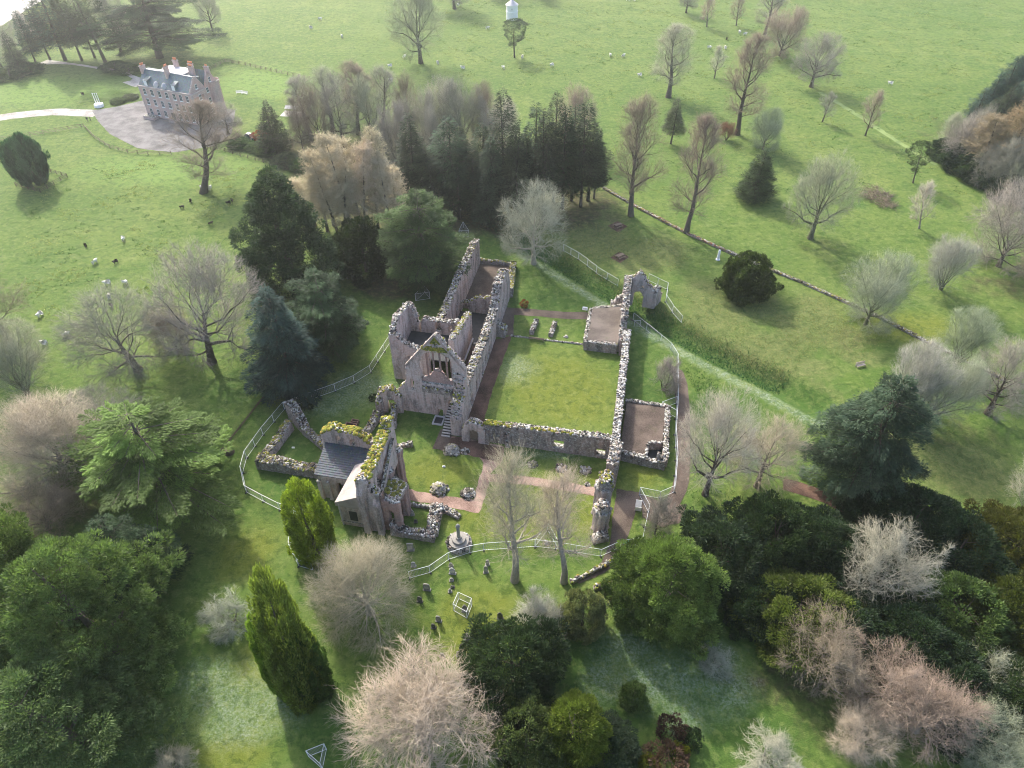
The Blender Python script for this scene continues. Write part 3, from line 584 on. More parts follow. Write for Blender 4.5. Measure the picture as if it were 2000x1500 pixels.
# nave arcade stumps
P1 = thing('nave_pier', 'tall narrow lichened wall stump at near corner of cloister', 'pier')
wall('pier_shaft', (24.9, -12.0), (25.2, -6.6), 1.9, [(0, 5.8), (2.5, 6.4), (5.4, 6.2)], P1, mat='rubble', caps=2.0, jag=.25)
wall('pier_foot', (23.4, -12.0), (24.4, -11.6), 1.0, [(0, 1.2), (1, 2.0)], P1, mat='rubble')
P2 = thing('nave_pier', 'fluted pier with broad moss-topped head beside dark gravel path', 'pier', group=None)
def column(name, u, v, r, h, parent, lobes=8, mat='stone', seed=0):
    n = 32; R = random.Random(seed); V = []; Q = []; uv = []; zs = np.linspace(-.2, h, 14); c = uvz(u, v)
    for i, z in enumerate(zs):
        for k in range(n):
            a = 2 * PI * k / n; rr = r * (1 + .14 * math.cos(lobes * a)) * (1 + (.16 if i >= 12 else 0) + (.12 if i < 2 else 0)) + R.uniform(-.05, .05); V.append((c.x + rr * math.cos(a), c.y + rr * math.sin(a), z))
    for i in range(13):
        for k in range(n):
            Q.append((i * n + k, i * n + (k + 1) % n, (i + 1) * n + (k + 1) % n, (i + 1) * n + k)); uv += [(k * .2, zs[i]), (k * .2 + .2, zs[i]), (k * .2 + .2, zs[i + 1]), (k * .2, zs[i + 1])]
    V.append((c.x, c.y, h)); T = [(13 * n + k, 13 * n + (k + 1) % n, 14 * n) for k in range(n)]; uv += [(0, 0)] * (3 * n)
    return link(name, mk_mesh(name, V, Q, T, uv=uv), M[mat], parent)
column('pier_shaft', 24.0, -17.6, 1.25, 7.6, P2, 10, 'ashlar', 3)
rg = random.Random(21)
wall('pier_head', (23.1, -17.6), (25.3, -17.4), 2.4, [(0, 9.0), (1.1, 9.6), (2.2, 8.8)], P2, mat='rubble', z0=7.2, moss=1.2, caps=1.8, jag=.4, msize=(.4, 1.1))
P3 = thing('nave_pier', 'broken fluted pier with rubble core nearest the fence at end of row', 'pier')
column('pier_shaft', 24.2, -20.6, 1.2, 5.4, P3, 10, 'ashlar', 4)
wall('pier_core', (23.5, -21.0), (25.2, -20.2), 1.9, [(0, 6.2), (.9, 7.0), (1.8, 6.0)], P3, mat='stone', z0=4.6, caps=1.8, jag=.45)
wall('rubble_foot', (23.2, -23.4), (25.6, -22.2), 1.4, [(0, .6), (1.2, 1.8), (2.6, 1.0)], P3, mat='rubble', jag=.4)

# ================================================================== north transept with roofed chapels
NT_ = thing('north_transept', 'ruined transept with slate-roofed chapel, tall arcaded wall and bright yellow moss on its tops', 'ruin')
wall('chapel_front', (-22.4, -22.8), (-16.9, -22.8), 1.0, [(0, 5.6), (5.5, 5.7)], NT_, [(3.1, 4.3, 1.2, 4.6, 'pointed')], mat='ashlar', caps=0, jag=.02, cell=.25)
wall('chapel_side', (-22.2, -22.5), (-22.4, -17.6), .9, [(0, 5.6), (4.9, 7.1)], NT_, mat='ashlar', caps=0, jag=.03)
for uu in (-22.2, -20.6): slab('chapel_buttress', [(uu - .3, -23.7), (uu + .35, -23.7), (uu + .35, -23.25), (uu - .3, -23.25)], 0, 4.6, 'ashlar', NT_)
# slate roof in lapped courses
mb = MB(); rows = 15
for k in range(rows):
    f0, f1 = k / rows, (k + 1) / rows + .012
    v0, v1 = -23.25 + 5.9 * f0, -23.25 + 5.9 * f1; z0_, z1_ = 5.68 + 1.75 * f0, 5.68 + 1.75 * f1
    A = [(-22.85, v0, z0_ + .10), (-12.6, v0, z0_ + .10), (-12.6, v1, z1_ + .04), (-22.85, v1, z1_ + .04)]
    mb.add([uvz(*p) for p in A] + [uvz(p[0], p[1], p[2] - .12) for p in A], [(0, 1, 2, 3), (7, 6, 5, 4), (0, 4, 5, 1), (1, 5, 6, 2), (2, 6, 7, 3), (3, 7, 4, 0)])
mb.build('slate_roof', M['slate'], NT_)['label'] = 'dark slate lean-to roof speckled with lichen'
bw = wall('chapel_back_wall', (-23.4, -16.8), (-14.6, -16.8), 1.5, [(0, 9.6), (1.0, 10.4), (2.5, 10.9), (6.5, 10.6), (8.0, 9.2), (8.8, 8.4)], NT_, [(2.6, 3.5, 7.5, 9.4, 'pointed'), (5.0, 5.9, 7.5, 9.2, 'pointed')], mat='ashlar', caps=1.0, moss=2.6, jag=.3, cell=.27, msize=(.5, 1.3), label='chapel back wall buried under bright yellow-green moss')
wall('arch_link', (-14.8, -16.9), (-11.0, -17.2), 1.2, [(0, 8.4), (1.2, 9.8), (2.4, 11.2), (3.8, 13.0)], NT_, [(.7, 2.7, 7.0, 9.2, 'arch')], mat='ashlar', caps=.6, moss=2.0, jag=.25, cell=.27)
tw = wall('arcade_wall', (-11.6, -27.4), (-11.5, -16.2), 1.7, [(0, 12.4), (2.0, 12.9), (6, 13.2), (9.5, 13.4), (10.4, 14.6), (11.2, 14.2)], NT_,
     [(1.6, 3.9, 7.6, 10.2, 'pointed'), (4.7, 7.0, 7.6, 10.4, 'pointed'), (7.8, 9.6, 7.8, 10.4, 'pointed'), (1.2, 4.6, -.3, 6.0, 'pointed'), (5.8, 9.4, -.3, 6.2, 'pointed')], mat='ashlar', caps=.8, moss=2.4, jag=.25, cell=.26, msize=(.5, 1.2), label='tall wall pierced by two tiers of pointed arches')
wall('corner_pier', (-13.0, -27.5), (-9.8, -27.4), 1.5, [(0, 12.4), (.9, 12.9), (1.6, 12.6), (2.2, 10.4), (3.2, 9.4)], NT_, mat='ashlar', caps=.8, moss=.5, jag=.2)
slab('pier_buttress', [(-12.9, -28.9), (-11.9, -28.9), (-11.9, -28.2), (-12.9, -28.2)], 0, 10.5, 'ashlar', NT_, [9.6, 9.6, 11, 11])
slab('pier_buttress', [(-10.6, -28.8), (-9.6, -28.8), (-9.6, -28.2), (-10.6, -28.2)], 0, 8, 'ashlar', NT_, [7.4, 7.4, 8.6, 8.6])
slab('lean_to', [(-17.1, -27.9), (-12.9, -27.9), (-12.9, -22.9), (-17.1, -22.9)], 0, 6, 'ashlar', NT_, [5.7, 8.2, 8.6, 5.9])
slab('lean_to_roof', [(-17.35, -28.1), (-12.6, -28.1), (-12.6, -20.6), (-16.6, -20.6)], 5, 6, 'leanroof', NT_, [5.86, 8.52, 8.9, 6.5])
def wbox(name, u0, u1, v, z0_, z1_, mat, dv=.06):
    return slab(name, [(u0, v - dv), (u1, v - dv), (u1, v + dv), (u0, v + dv)], z0_, z1_, mat, NT_)
wbox('lancet_window', -14.9, -14.6, -27.93, 5.1, 6.6, 'flag'); wbox('lancet_window', -15.4, -14.1, -27.93, 1.6, 3.9, 'flag'); wbox('string_course', -17.15, -12.95, -27.95, .9, 1.1, 'ashlar', .12)
MB().bar(uvz(-16.8, -28.05, .1), uvz(-16.8, -28.05, 5.7), .16, .16).build('downpipe', M['lead'], NT_)
wall('aisle_bay', (-9.9, -27.0), (-7.0, -26.9), 1.2, [(0, 8.6), (1.3, 7.6), (2.9, 7.2)], NT_, [(.9, 1.9, 1.6, 5.2, 'pointed')], mat='redstone', caps=.7, jag=.25)
slab('vault_stub', [(-10.6, -26.6), (-7.0, -26.5), (-6.6, -23.4), (-9.0, -22.2), (-10.6, -23.0)], 6.6, 7.3, 'rubble', NT_)
rg = random.Random(31)
cushions('moss', [tuple(uvz(rg.uniform(-10.2, -7.2), rg.uniform(-26.3, -23.2), 7.3)) for _ in range(60)], NT_.children[-1], rg, (.4, .9), [(.15, .15, .03), (.11, .12, .03), (.18, .17, .03)], .3)
for (uu, vv) in ((-7.5, -23.6), (-10.2, -17.6), (-10.2, -22.2)): column('clustered_column', uu, vv, .75, 6.8 if uu > -9 else 8.5, NT_, 6, 'redstone', 9)
slab('fallen_brace', [(-10.4, -27.0), (-9.9, -27.0), (-9.9, -18.6), (-10.4, -18.6)], 6.4, 7, 'ashlar', NT_, [6.9, 6.9, 12.2, 12.2])
# ruined aisle walls left of the chapel
AW = thing('aisle_ruin', 'broken outer aisle walls with leaning upright fragment left of slate-roofed chapel', 'ruin')
wall('upright_fragment', (-35.4, -6.4), (-31.2, -9.6), 1.7, [(0, 4.2), (1.2, 4.9), (2.8, 4.2), (4.0, 3.0), (5.3, 1.6)], AW, mat='rubble', caps=1.5, jag=.35)
wall('east_wall', (-34.2, -9.6), (-35.2, -18.0), 1.3, [(0, 2.4), (3, 1.8), (8.4, 1.9)], AW, mat='stone', caps=1.4, moss=.7, cappal=DARKP)
wall('north_wall', (-36.0, -18.9), (-23.6, -18.9), 1.8, [(0, 2.0), (3, 2.4), (6, 2.2), (9, 1.8), (12.4, 1.9)], AW, mat='rubble', caps=1.6, moss=.5, jag=.35, cappal=DARKP)
wall('south_wall', (-31.4, -9.9), (-23.6, -14.6), 1.2, [(0, 1.9), (3, 1.6), (9, 1.5)], AW, mat='rubble', caps=1.5, moss=.4, cappal=DARKP)
LW = thing('low_wall', 'low rubble wall stub with knuckle of white stones between chapel and window gable', 'wall')
wall('stub', (-19.3, -4.0), (-20.2, -9.6), 1.2, [(0, 2.2), (1.5, 1.4), (5.6, .8)], LW, mat='rubble', caps=1.6, moss=.6)
wall('thin_wall', (-19.0, -4.4), (-16.2, -5.2), .7, [(0, .9), (3, .7)], LW, mat='stone', caps=1.3)
wall('end_block', (-16.4, -5.4), (-15.2, -5.2), 1.2, [(0, 1.5), (1.2, 1.6)], LW, mat='ashlar', caps=1.2)
LW2 = thing('low_wall', 'short rubble strip on lawn right of mossy arcade wall', 'wall')
wall('strip', (-14.0, -10.0), (-10.9, -9.2), .8, [(0, .35), (2, .5), (2.2, 1.0), (3.2, .9)], LW2, mat='rubble', caps=1.8)
GE = thing('grave_enclosure', 'low rubble walls enclosing small graves right of transept', 'wall')
wall('kerb', (-9.0, -22.2), (-2.6, -22.0), .5, [(0, .5), (6.4, .5)], GE, mat='rubble', caps=1.6)
wall('thick_wall', (-2.7, -21.8), (-2.1, -27.4), 1.9, [(0, 1.5), (5.6, 1.3)], GE, mat='rubble', caps=2.2, jag=.3)
wall('front_wall', (-8.6, -27.9), (-1.4, -27.9), 1.3, [(0, 2.6), (1.2, 1.5), (7.2, 1.2)], GE, mat='rubble', caps=2.0, jag=.3)
wall('step_wall', (-2.2, -21.9), (1.4, -23.0), 1.0, [(0, 1.0), (3.7, .5)], GE, mat='rubble', caps=2.0)
LW3 = thing('low_wall', 'mossy retaining wall beside gravel path at gate in fence', 'wall')
a_, b_ = G(1115, 1140), G(1200, 1095)
def inuv(p): q = p - _O; return (q.x * AU[0] + q.y * AU[1], q.x * AV[0] + q.y * AV[1])
wall('wall_face', inuv(a_), inuv(b_), .5, [(0, .6), (30, .6)], LW3, mat='rubble', caps=1.2, moss=.8)
LW4 = thing('low_wall', 'yellow-mossed retaining wall below path beside bright green yew', 'wall')
wall('wall_face', inuv(G(1160, 1152)), inuv(G(1215, 1135)), .7, [(0, .8), (30, .8)], LW4, mat='rubble', caps=.8, moss=2.0)

# ================================================================== mansion at top left
M['harl'] = stone_mat('pink_harling', (.56, .435, .385), (.52, .40, .355), .10, .18, .5)
M['redpatch'] = plain('red_rubble_stone', (.36, .22, .19), .9, .1, .25, 1.2)
M['white'] = plain('white_paint', (.78, .77, .74), .6, .3, .06, 2); M['glass'] = plain('window_glass', (.05, .06, .07), .12, .6, .2, 1)
M['pot'] = plain('orange_clay_pot', (.55, .20, .09), .8, .2, .2, 3); M['quoin'] = plain('pale_quoin_stone', (.47, .38, .345), .85, .15, .15, 2)
HM = thing('mansion', 'pink harled three-storey mansion with slate roof and orange chimney pots beside gravel sweep', 'house', G(290, 226), math.radians(-22.2))
EV, W0, D0 = 9.6, 21.6, 13.0
def uvbox(me):
    l = me.uv_layers.new(name='UVMap')
    for p in me.polygons:
        for li in p.loop_indices:
            c = me.vertices[me.loops[li].vertex_index].co; l.data[li].uv = (c.x, c.z) if abs(p.normal.y) > .5 else ((c.y, c.z) if abs(p.normal.x) > .5 else (c.x, c.y))
    return me
def hpart(mb, name, mat, parent=None): return link(name, uvbox(mb.mesh(name)), M[mat], parent or HM)
hpart(MB().box(0, W0, 0, 6.4, -.3, EV).box(9.5, W0 - .9, 6.4, D0, -.3, EV), 'wall', 'harl')
hpart(MB().box(W0 - .02, W0 + .06, .6, 5.0, .4, 8.6), 'red_stone_panel', 'redpatch')
hpart(MB().lathe([(2.3, -.3), (2.3, EV + .3), (2.55, EV + .4), (2.55, EV + 1.1), (2.25, EV + 1.1), (2.25, EV + .6)], 20, (W0 - 1.5, D0 - 1.6)), 'bow_turret', 'harl')
hpart(MB().box(-.15, W0 + .15, -.15, .12, EV, EV + .45).box(W0 - .12, W0 + .15, .12, 6.4, EV, EV + .45), 'cornice', 'quoin')
for x, y in ((-.06, -.06), (W0 - .44, -.06), (-.06, 5.96)): hpart(MB().box(x, x + .5, y, y + .5, 0, EV - .02), 'quoin_strip', 'quoin')
rf = hpart(MB().prism([(.1, EV + .46), (.1, EV + .3), (6.3, EV + .3), (6.3, EV + 3.9), (3.9, EV + 4.3)], .3, W0 - .9, True), 'roof', 'slate2')
hpart(MB().prism([(7.4, EV + .3), (12.8, EV + .3), (10.1, EV + 4.4)], 13.2, W0 - 1.2, True), 'roof', 'slate2')
hpart(MB().box(6.5, 16.2, 3.95, 9.4, EV + 4.05, EV + 4.5).box(8, 14, 6.6, 9.6, EV + .2, EV + 4.1), 'lead_deck', 'lead', rf)
for xa, xb in ((.3, 6.6), (16.2, W0 - .9)): hpart(MB().bar((xa, 3.9, EV + 4.35), (xb, 3.9, EV + 4.35), .25, .2), 'ridge_flashing', 'lead', rf)
hpart(MB().prism([(-.05, EV), (6.5, EV), (6.5, EV + 1.0), (4.1, EV + 4.7), (3.5, EV + 4.7), (-.05, EV + .6)], W0 - 1.0, W0 - .4, True), 'gable', 'harl')
hpart(MB().prism([(7.2, EV), (13.0, EV), (10.5, EV + 4.7), (9.7, EV + 4.7)], W0 - 1.3, W0 - .7, True), 'gable', 'harl')
def chimney(x, y, z0, z1, n=3, w=.75, l=1.7, rot=False):
    a, b = (w, l) if rot else (l, w); o = hpart(MB().box(x - a / 2, x + a / 2, y - b / 2, y + b / 2, z0, z1).box(x - a / 2 - .1, x + a / 2 + .1, y - b / 2 - .1, y + b / 2 + .1, z1 - .3, z1 - .05), 'chimney', 'harl')
    for k in range(n):
        d = (k - (n - 1) / 2) * .5; cx, cy = (x, y + d) if rot else (x + d, y); hpart(MB().lathe([(.17, z1), (.14, z1 + .55), (.18, z1 + .6)], 8, (cx, cy)), 'chimney_pot', 'pot', o)
for q in ((.6, 3.6, EV, EV + 5.6, 3, .8, 1.8, True), (9.4, 9.2, EV, EV + 6.6, 3), (10.8, 3.3, EV + 2.5, EV + 6.6, 3, .8, 1.6, True), (15.0, 9.6, EV, EV + 6.1, 4), (17.6, 6.8, EV + .3, EV + 6.4, 3, .9, 1.8), (W0 - .8, 10.1, EV + 3.5, EV + 5.8, 2)): chimney(*q)
for x in (3.4, 14.6):
    d = hpart(MB().prism([(.25, EV + .3), (2.6, EV + .3), (2.6, EV + 2.9), (.25, EV + 2.2)], x - .75, x + .75, True), 'dormer', 'slate2'); hpart(MB().box(x - .6, x + .6, .16, .24, EV + .6, EV + 2.1), 'dormer_window', 'white', d); hpart(MB().box(x - .8, x - .72, .3, 2.4, EV + .7, EV + 2.3), 'dormer_cheek', 'white', d)
for x in (7.2, 10.4):
    d = hpart(MB().lathe([(.95, EV + .2), (.95, EV + 1.2), (.5, EV + 2.0), (.05, EV + 2.3)], 10, (x, .9)), 'round_dormer', 'lead')
def hwin(x, y, z, w=1.0, h=1.7, side=0):
    """window on the front (side 0) or on the right wall (side 1)"""
    B_ = (lambda a0, a1, b0, b1, c0, c1: MB().box(a0, a1, y + b0, y + b1, c0, c1)) if side == 0 else (lambda a0, a1, b0, b1, c0, c1: MB().box(y - b1, y - b0, a0, a1, c0, c1))
    f = hpart(B_(x - w / 2 - .1, x + w / 2 + .1, -.05, .06, z - .1, z + h + .1), 'window', 'white'); hpart(B_(x - w / 2, x - .04, -.075, -.05, z, z + h / 2 - .04), 'pane', 'glass', f); hpart(B_(x + .04, x + w / 2, -.075, -.05, z, z + h / 2 - .04), 'pane', 'glass', f)
    hpart(B_(x - w / 2, x - .04, -.075, -.05, z + h / 2 + .04, z + h), 'pane', 'glass', f); hpart(B_(x + .04, x + w / 2, -.075, -.05, z + h / 2 + .04, z + h), 'pane', 'glass', f); hpart(B_(x - w / 2 - .2, x + w / 2 + .2, -.2, -.05, z - .28, z - .1), 'sill', 'white', f)
for z in (1.0, 4.2, 7.4):
    for x in (2.2, 5.2, 8.2, 11.2, 14.2, 16.8, 19.4):
        if z == 1.0 and x == 11.2: continue
        hwin(x, 0, z, 1.0, 1.8 if z < 8 else 1.4)
    for yv in (3.2,): hwin(yv, W0 + .06, z, .9, 1.5, 1)
hwin(3.2, W0 - .4, EV + 1.2, .8, 1.2, 1); hwin(9.9, W0 - .7, EV + 1.2, .8, 1.2, 1); hwin(8.0, W0 - .9, 4.5, .9, 1.6, 1); hwin(8.0, W0 - .9, 1.0, .9, 1.6, 1); hwin(8.0, W0 - .9, 8.0, .9, 1.3, 1)
hpart(MB().box(10.5, 11.9, -.08, .05, 0, 2.6), 'door', 'glass'); hpart(MB().box(10.0, 12.4, -1.6, -.1, 0, .5), 'door_step', 'quoin')
hpart(MB().box(.2, 4.8, -2.4, -.1, -.1, .9), 'area_wall', 'harl')
# round white dovecote in far pasture
DC = thing('dovecote', 'round white dovecote with conical slate roof and finial in far pasture', 'dovecote', G(1000, 40))
DC.location.z = ground_z(DC.location.x, DC.location.y) - .1
MB().lathe([(2.6, 0), (2.55, 3.2), (2.7, 3.25), (2.7, 3.4), (2.5, 3.45), (2.45, 5.6), (2.75, 5.7), (2.75, 5.95)], 24).build('wall', M['white'], DC)
MB().lathe([(2.78, 5.96), (.35, 7.7), (.35, 7.75)], 24).build('roof', M['lead'], DC)
MB().lathe([(.4, 7.75), (.4, 8.2), (.6, 8.25), (.05, 8.9)], 10).build('finial', M['white'], DC)
MB().box(-.12, .12, -2.66, -2.5, 4.3, 4.9).build('entry_hole', M['glass'], DC)

# ================================================================== trees: growth helpers
def bark_mat():
    t = NT('bark'); n = t.noise(t.pos(), 2.2, 4, .7); c = t.objcol()
    c = t.mix(t.ramp(n, .3, .7), t.mix(.45, c, C(.02, .018, .014)), c); t.bump(n, .6, .1); return t.done(c, .95, .1)
def twig_mat():
    t = NT('twigs'); c = t.objcol(); a = t.attr('tone')
    return t.done(t.mix(1.0, c, a.outputs['Color'], 'MULTIPLY'), .9, .1)
def leaf_mat():
    t = NT('foliage'); c = t.objcol(); a = t.attr('tone'); k = t.mix(1.0, c, a.outputs['Color'], 'MULTIPLY')
    df = t.new('ShaderNodeBsdfDiffuse'); tr = t.new('ShaderNodeBsdfTranslucent'); gl = t.new('ShaderNodeBsdfGlossy'); gl.inputs['Roughness'].default_value = .55
    t.set(df.inputs[0], k); t.set(tr.inputs[0], t.mix(1.0, k, C(1.05, 1.22, .72), 'MULTIPLY')); gl.inputs[0].default_value = (.7, .75, .8, 1)
    m1 = t.new('ShaderNodeMixShader'); m1.inputs[0].default_value = .42; t.t.links.new(df.outputs[0], m1.inputs[1]); t.t.links.new(tr.outputs[0], m1.inputs[2])
    m2 = t.new('ShaderNodeMixShader'); m2.inputs[0].default_value = .012; t.t.links.new(m1.outputs[0], m2.inputs[1]); t.t.links.new(gl.outputs[0], m2.inputs[2])
    t.t.links.new(m2.outputs[0], t.out.inputs['Surface']); t.n.remove(t.p); return t.m
M['bark'] = bark_mat(); M['twig'] = twig_mat(); M['leaf'] = leaf_mat()
def unit(v): return v / np.maximum(np.linalg.norm(v, axis=-1, keepdims=True), 1e-9)
def tubes(P, Rr, S):
    """P (N,K+1,3), Rr (N,K+1): quads of N tapered tubes"""
    N, K1, _ = P.shape; ax = unit(P[:, -1] - P[:, 0]); ref = np.where(np.abs(ax[:, 2:3]) > .9, np.array([[1., 0, 0]]), np.array([[0, 0, 1.]]))
    e1 = unit(np.cross(ax, ref)); e2 = np.cross(ax, e1); a = np.arange(S) * 2 * PI / S
    ring = e1[:, None, :] * np.cos(a)[None, :, None] + e2[:, None, :] * np.sin(a)[None, :, None]
    V = P[:, :, None, :] + ring[:, None] * Rr[:, :, None, None]
    b = (np.arange(N) * K1 * S)[:, None, None]; k = (np.arange(K1 - 1) * S)[None, :, None]; s = np.arange(S)[None, None, :]; s2 = (s + 1) % S
    Q = np.stack([b + k + s, b + k + s2, b + k + S + s2, b + k + S + s], -1).reshape(-1, 4)
    return V.reshape(-1, 3), Q
def spikes(A, B, r):
    """three-sided tapering twigs"""
    N = len(A); ax = unit(B - A); ref = np.where(np.abs(ax[:, 2:3]) > .9, np.array([[1., 0, 0]]), np.array([[0, 0, 1.]])); e1 = unit(np.cross(ax, ref)); e2 = np.cross(ax, e1)
    V = np.zeros((N, 4, 3))
    for k in range(3): V[:, k] = A + (e1 * math.cos(k * 2.094) + e2 * math.sin(k * 2.094)) * r[:, None]
    V[:, 3] = B; b = np.arange(N)[:, None, None] * 4
    return V.reshape(-1, 3), (b + np.array([(0, 1, 3), (1, 2, 3), (2, 0, 3)])[None]).reshape(-1, 3)
class Acc:
    def __init__(s): s.V = []; s.Q = []; s.T = []; s.C = []; s.n = 0
    def add(s, V, Q=None, T=None, tone=None):
        if Q is not None and len(Q): s.Q.append(Q + s.n)
        if T is not None and len(T): s.T.append(T + s.n)
        s.V.append(V); s.C.append(np.ones((len(V), 4)) if tone is None else tone); s.n += len(V)
    def mesh(s, name, smooth=False):
        return mk_mesh(name, np.concatenate(s.V), np.concatenate(s.Q) if s.Q else None, np.concatenate(s.T) if s.T else None, np.concatenate(s.C), smooth=smooth)
def grow(R, A, D, L, K, wob, up):
    P = [A]; d = D.copy()
    for k in range(K):
        d = unit(d + R.normal(0, wob, d.shape) + np.array([0, 0, up])); P.append(P[-1] + d * (L / K)[:, None])
    return np.stack(P, 1)
def sprout(R, P, Rr, n, t0, t1, ang, spread):
    """n children on each parent: start, direction, parent radius there"""
    N, K1, _ = P.shape; K = K1 - 1
    t = (t0 + (t1 - t0) * (np.arange(n)[None] + R.uniform(0, 1, (N, n))) / n); f = t * K; i = np.minimum(f.astype(int), K - 1); f = f - i; r = np.arange(N)[:, None]
    A = P[r, i] * (1 - f)[..., None] + P[r, i + 1] * f[..., None]; pd = unit(P[r, i + 1] - P[r, i]); rad = Rr[r, i] * (1 - f) + Rr[r, i + 1] * f
    q = unit(np.cross(pd, unit(R.normal(0, 1, pd.shape)))); a = np.radians(ang + R.normal(0, spread, t.shape))[..., None]
    return A.reshape(-1, 3), unit(pd * np.cos(a) + q * np.sin(a)).reshape(-1, 3), rad.ravel()
def env_t(A, D, c, r):
    p = (A - c) / r; d = D / r; aa = (d * d).sum(-1); bb = 2 * (p * d).sum(-1); cc = (p * p).sum(-1) - 1
    disc = np.maximum(bb * bb - 4 * aa * cc, 0); t = np.maximum((-bb + np.sqrt(disc)) / (2 * aa), .15)
    q = unit((A + D * t[:, None] - c) / r); az = np.arctan2(q[:, 1], q[:, 0]); e = q[:, 2]; k = c[2] * 3.7 + r[0]
    return t * (1 + .13 * np.sin(3 * az + k + 2 * e) + .10 * np.sin(5 * az - 4 * e + 2 * k) + .09 * np.sin(2 * az + 7 * e + k) + .07 * np.sin(9 * az + 5 * e) - .08)
def bare_tree(seed, h, rx, cb, tr, tf=.8, nl=16, n2=7, n3=6, n4=6, n5=2, el=(15, 78), up=.10, wob=.16, tw=(1.5, .8), twr=(.022, .013), lowz=None, stems=1, rag=.12, lim=1.0):
    """returns trunk mesh (bole and limbs) and crown mesh (branches and twigs)"""
    R = np.random.RandomState(seed); zb = cb * .75 if lowz is None else lowz
    c = np.array([0, 0, (zb + h) / 2]); rr = np.array([rx, rx, (h - zb) / 2 * 1.02])
    wood = Acc(); crown = Acc()
    D0 = unit(np.stack([R.normal(0, .03 if stems == 1 else .32, stems), R.normal(0, .03 if stems == 1 else .32, stems), np.ones(stems)], -1))
    P0 = grow(R, np.zeros((stems, 3)) + R.normal(0, .15 if stems > 1 else 0, (stems, 3)) * np.array([1, 1, 0]) - np.array([0, 0, .3]), D0, np.full(stems, h * tf), 7, .05, .03)
    prof = np.array([1.45, 1.0, .86, .72, .56, .40, .26, .12]); R0 = tr * prof[None] * np.ones((stems, 1)); wood.add(*tubes(P0, R0, 9))
    t0 = max(.04, cb / (h * tf)); nl_ = max(3, nl // stems)
    A, D, rad = sprout(R, P0, R0, nl_, min(t0, .7), .99, 0, 1); N = len(A)
    az = np.arange(N) * 2.39996 + R.uniform(0, .5, N); zf = np.clip((A[:, 2] - cb) / max(.1, h * tf - cb), 0, 1)
    e = np.radians(el[0] + (el[1] - el[0]) * zf + R.normal(0, 9, N)); D = np.stack([np.cos(az) * np.cos(e), np.sin(az) * np.cos(e), np.sin(e)], -1)
    L = env_t(A, D, c, rr) * R.uniform(.66, 1.0, N) * .93 * lim; P1 = grow(R, A, D, L, 6, wob, up)
    R1 = np.maximum(rad * .62, .07)[:, None] * np.array([1, .82, .66, .5, .36, .24, .12])[None] * np.clip(L / (rx * .9), .45, 1)[:, None]; wood.add(*tubes(P1, R1, 6))
    def shade(n, m=1.0): 
        s = R.uniform(.75, 1.2, n) * m; return np.stack([s, s, s, np.ones(n)], -1)
    A, D, rad = sprout(R, P1, R1, n2, .22, .98, 42, 10); D = unit(D + np.array([0, 0, up])); L = np.minimum(env_t(A, D, c, rr) * .92, rx * .62) * R.uniform(.65, 1, len(A))
    P2 = grow(R, A, D, L, 4, wob, up); R2 = np.maximum(rad * .55, .035)[:, None] * np.array([1, .8, .6, .4, .2])[None]; V, Q = tubes(P2, R2, 4); crown.add(V, Q, tone=np.repeat(shade(len(A), .85), 20, 0))
    A, D, rad = sprout(R, P2, R2, n3, .15, 1.0, 40, 12); D = unit(D + np.array([0, 0, up])); L = np.minimum(env_t(A, D, c, rr) * 1.0, rx * .34) * R.uniform(.6, 1.05, len(A))
    P3 = grow(R, A, D, L, 2, wob, up); R3 = np.maximum(rad * .55, twr[0] * 1.5)[:, None] * np.array([1, .7, .35])[None]; V, Q = tubes(P3, R3, 3); crown.add(V, Q, tone=np.repeat(shade(len(A), .95), 9, 0))
    A, D, rad = sprout(R, P3, R3, n4, .1, 1.0, 36, 14); D = unit(D + np.array([0, 0, up * .8])); L = np.minimum(env_t(A, D, c, rr) + tw[0] * rag, tw[0]) * R.uniform(.45, 1.15, len(A)) + .12
    B = A + D * L[:, None]; V, T = spikes(A, B, np.full(len(A), twr[0])); crown.add(V, None, T, np.repeat(shade(len(A)), 4, 0))
    if n5:
        P4 = np.stack([A, B], 1); A, D, rad = sprout(R, P4, np.ones((len(A), 2)), n5, .25, .9, 34, 14); D = unit(D + np.array([0, 0, up * .6])); L = np.minimum(env_t(A, D, c, rr) + tw[1] * rag, tw[1]) * R.uniform(.5, 1.15, len(A)) + .1
        V, T = spikes(A, A + D * L[:, None], np.full(len(A), twr[1])); crown.add(V, None, T, np.repeat(shade(len(A), 1.08), 4, 0))
    return wood.mesh('trunk', True), crown.mesh('crown')
def kites(R, P, D, N_, L, W, tone):
    """leaf sprays: folded kite shapes from P along D, facing N_"""
    D = unit(D); s = unit(np.cross(D, N_)); n = np.cross(s, D); V = np.zeros((len(P), 4, 3))
    V[:, 0] = P; V[:, 1] = P + D * (L * .45)[:, None] + s * (W / 2)[:, None] - n * (W * .12)[:, None]; V[:, 2] = P + D * L[:, None]; V[:, 3] = P + D * (L * .45)[:, None] - s * (W / 2)[:, None] - n * (W * .12)[:, None]
    Q = np.arange(len(P))[:, None] * 4 + np.arange(4)[None]; C_ = np.stack([tone, tone, tone, np.ones(len(P))], -1)
    return V.reshape(-1, 3), Q, np.repeat(C_, 4, 0)
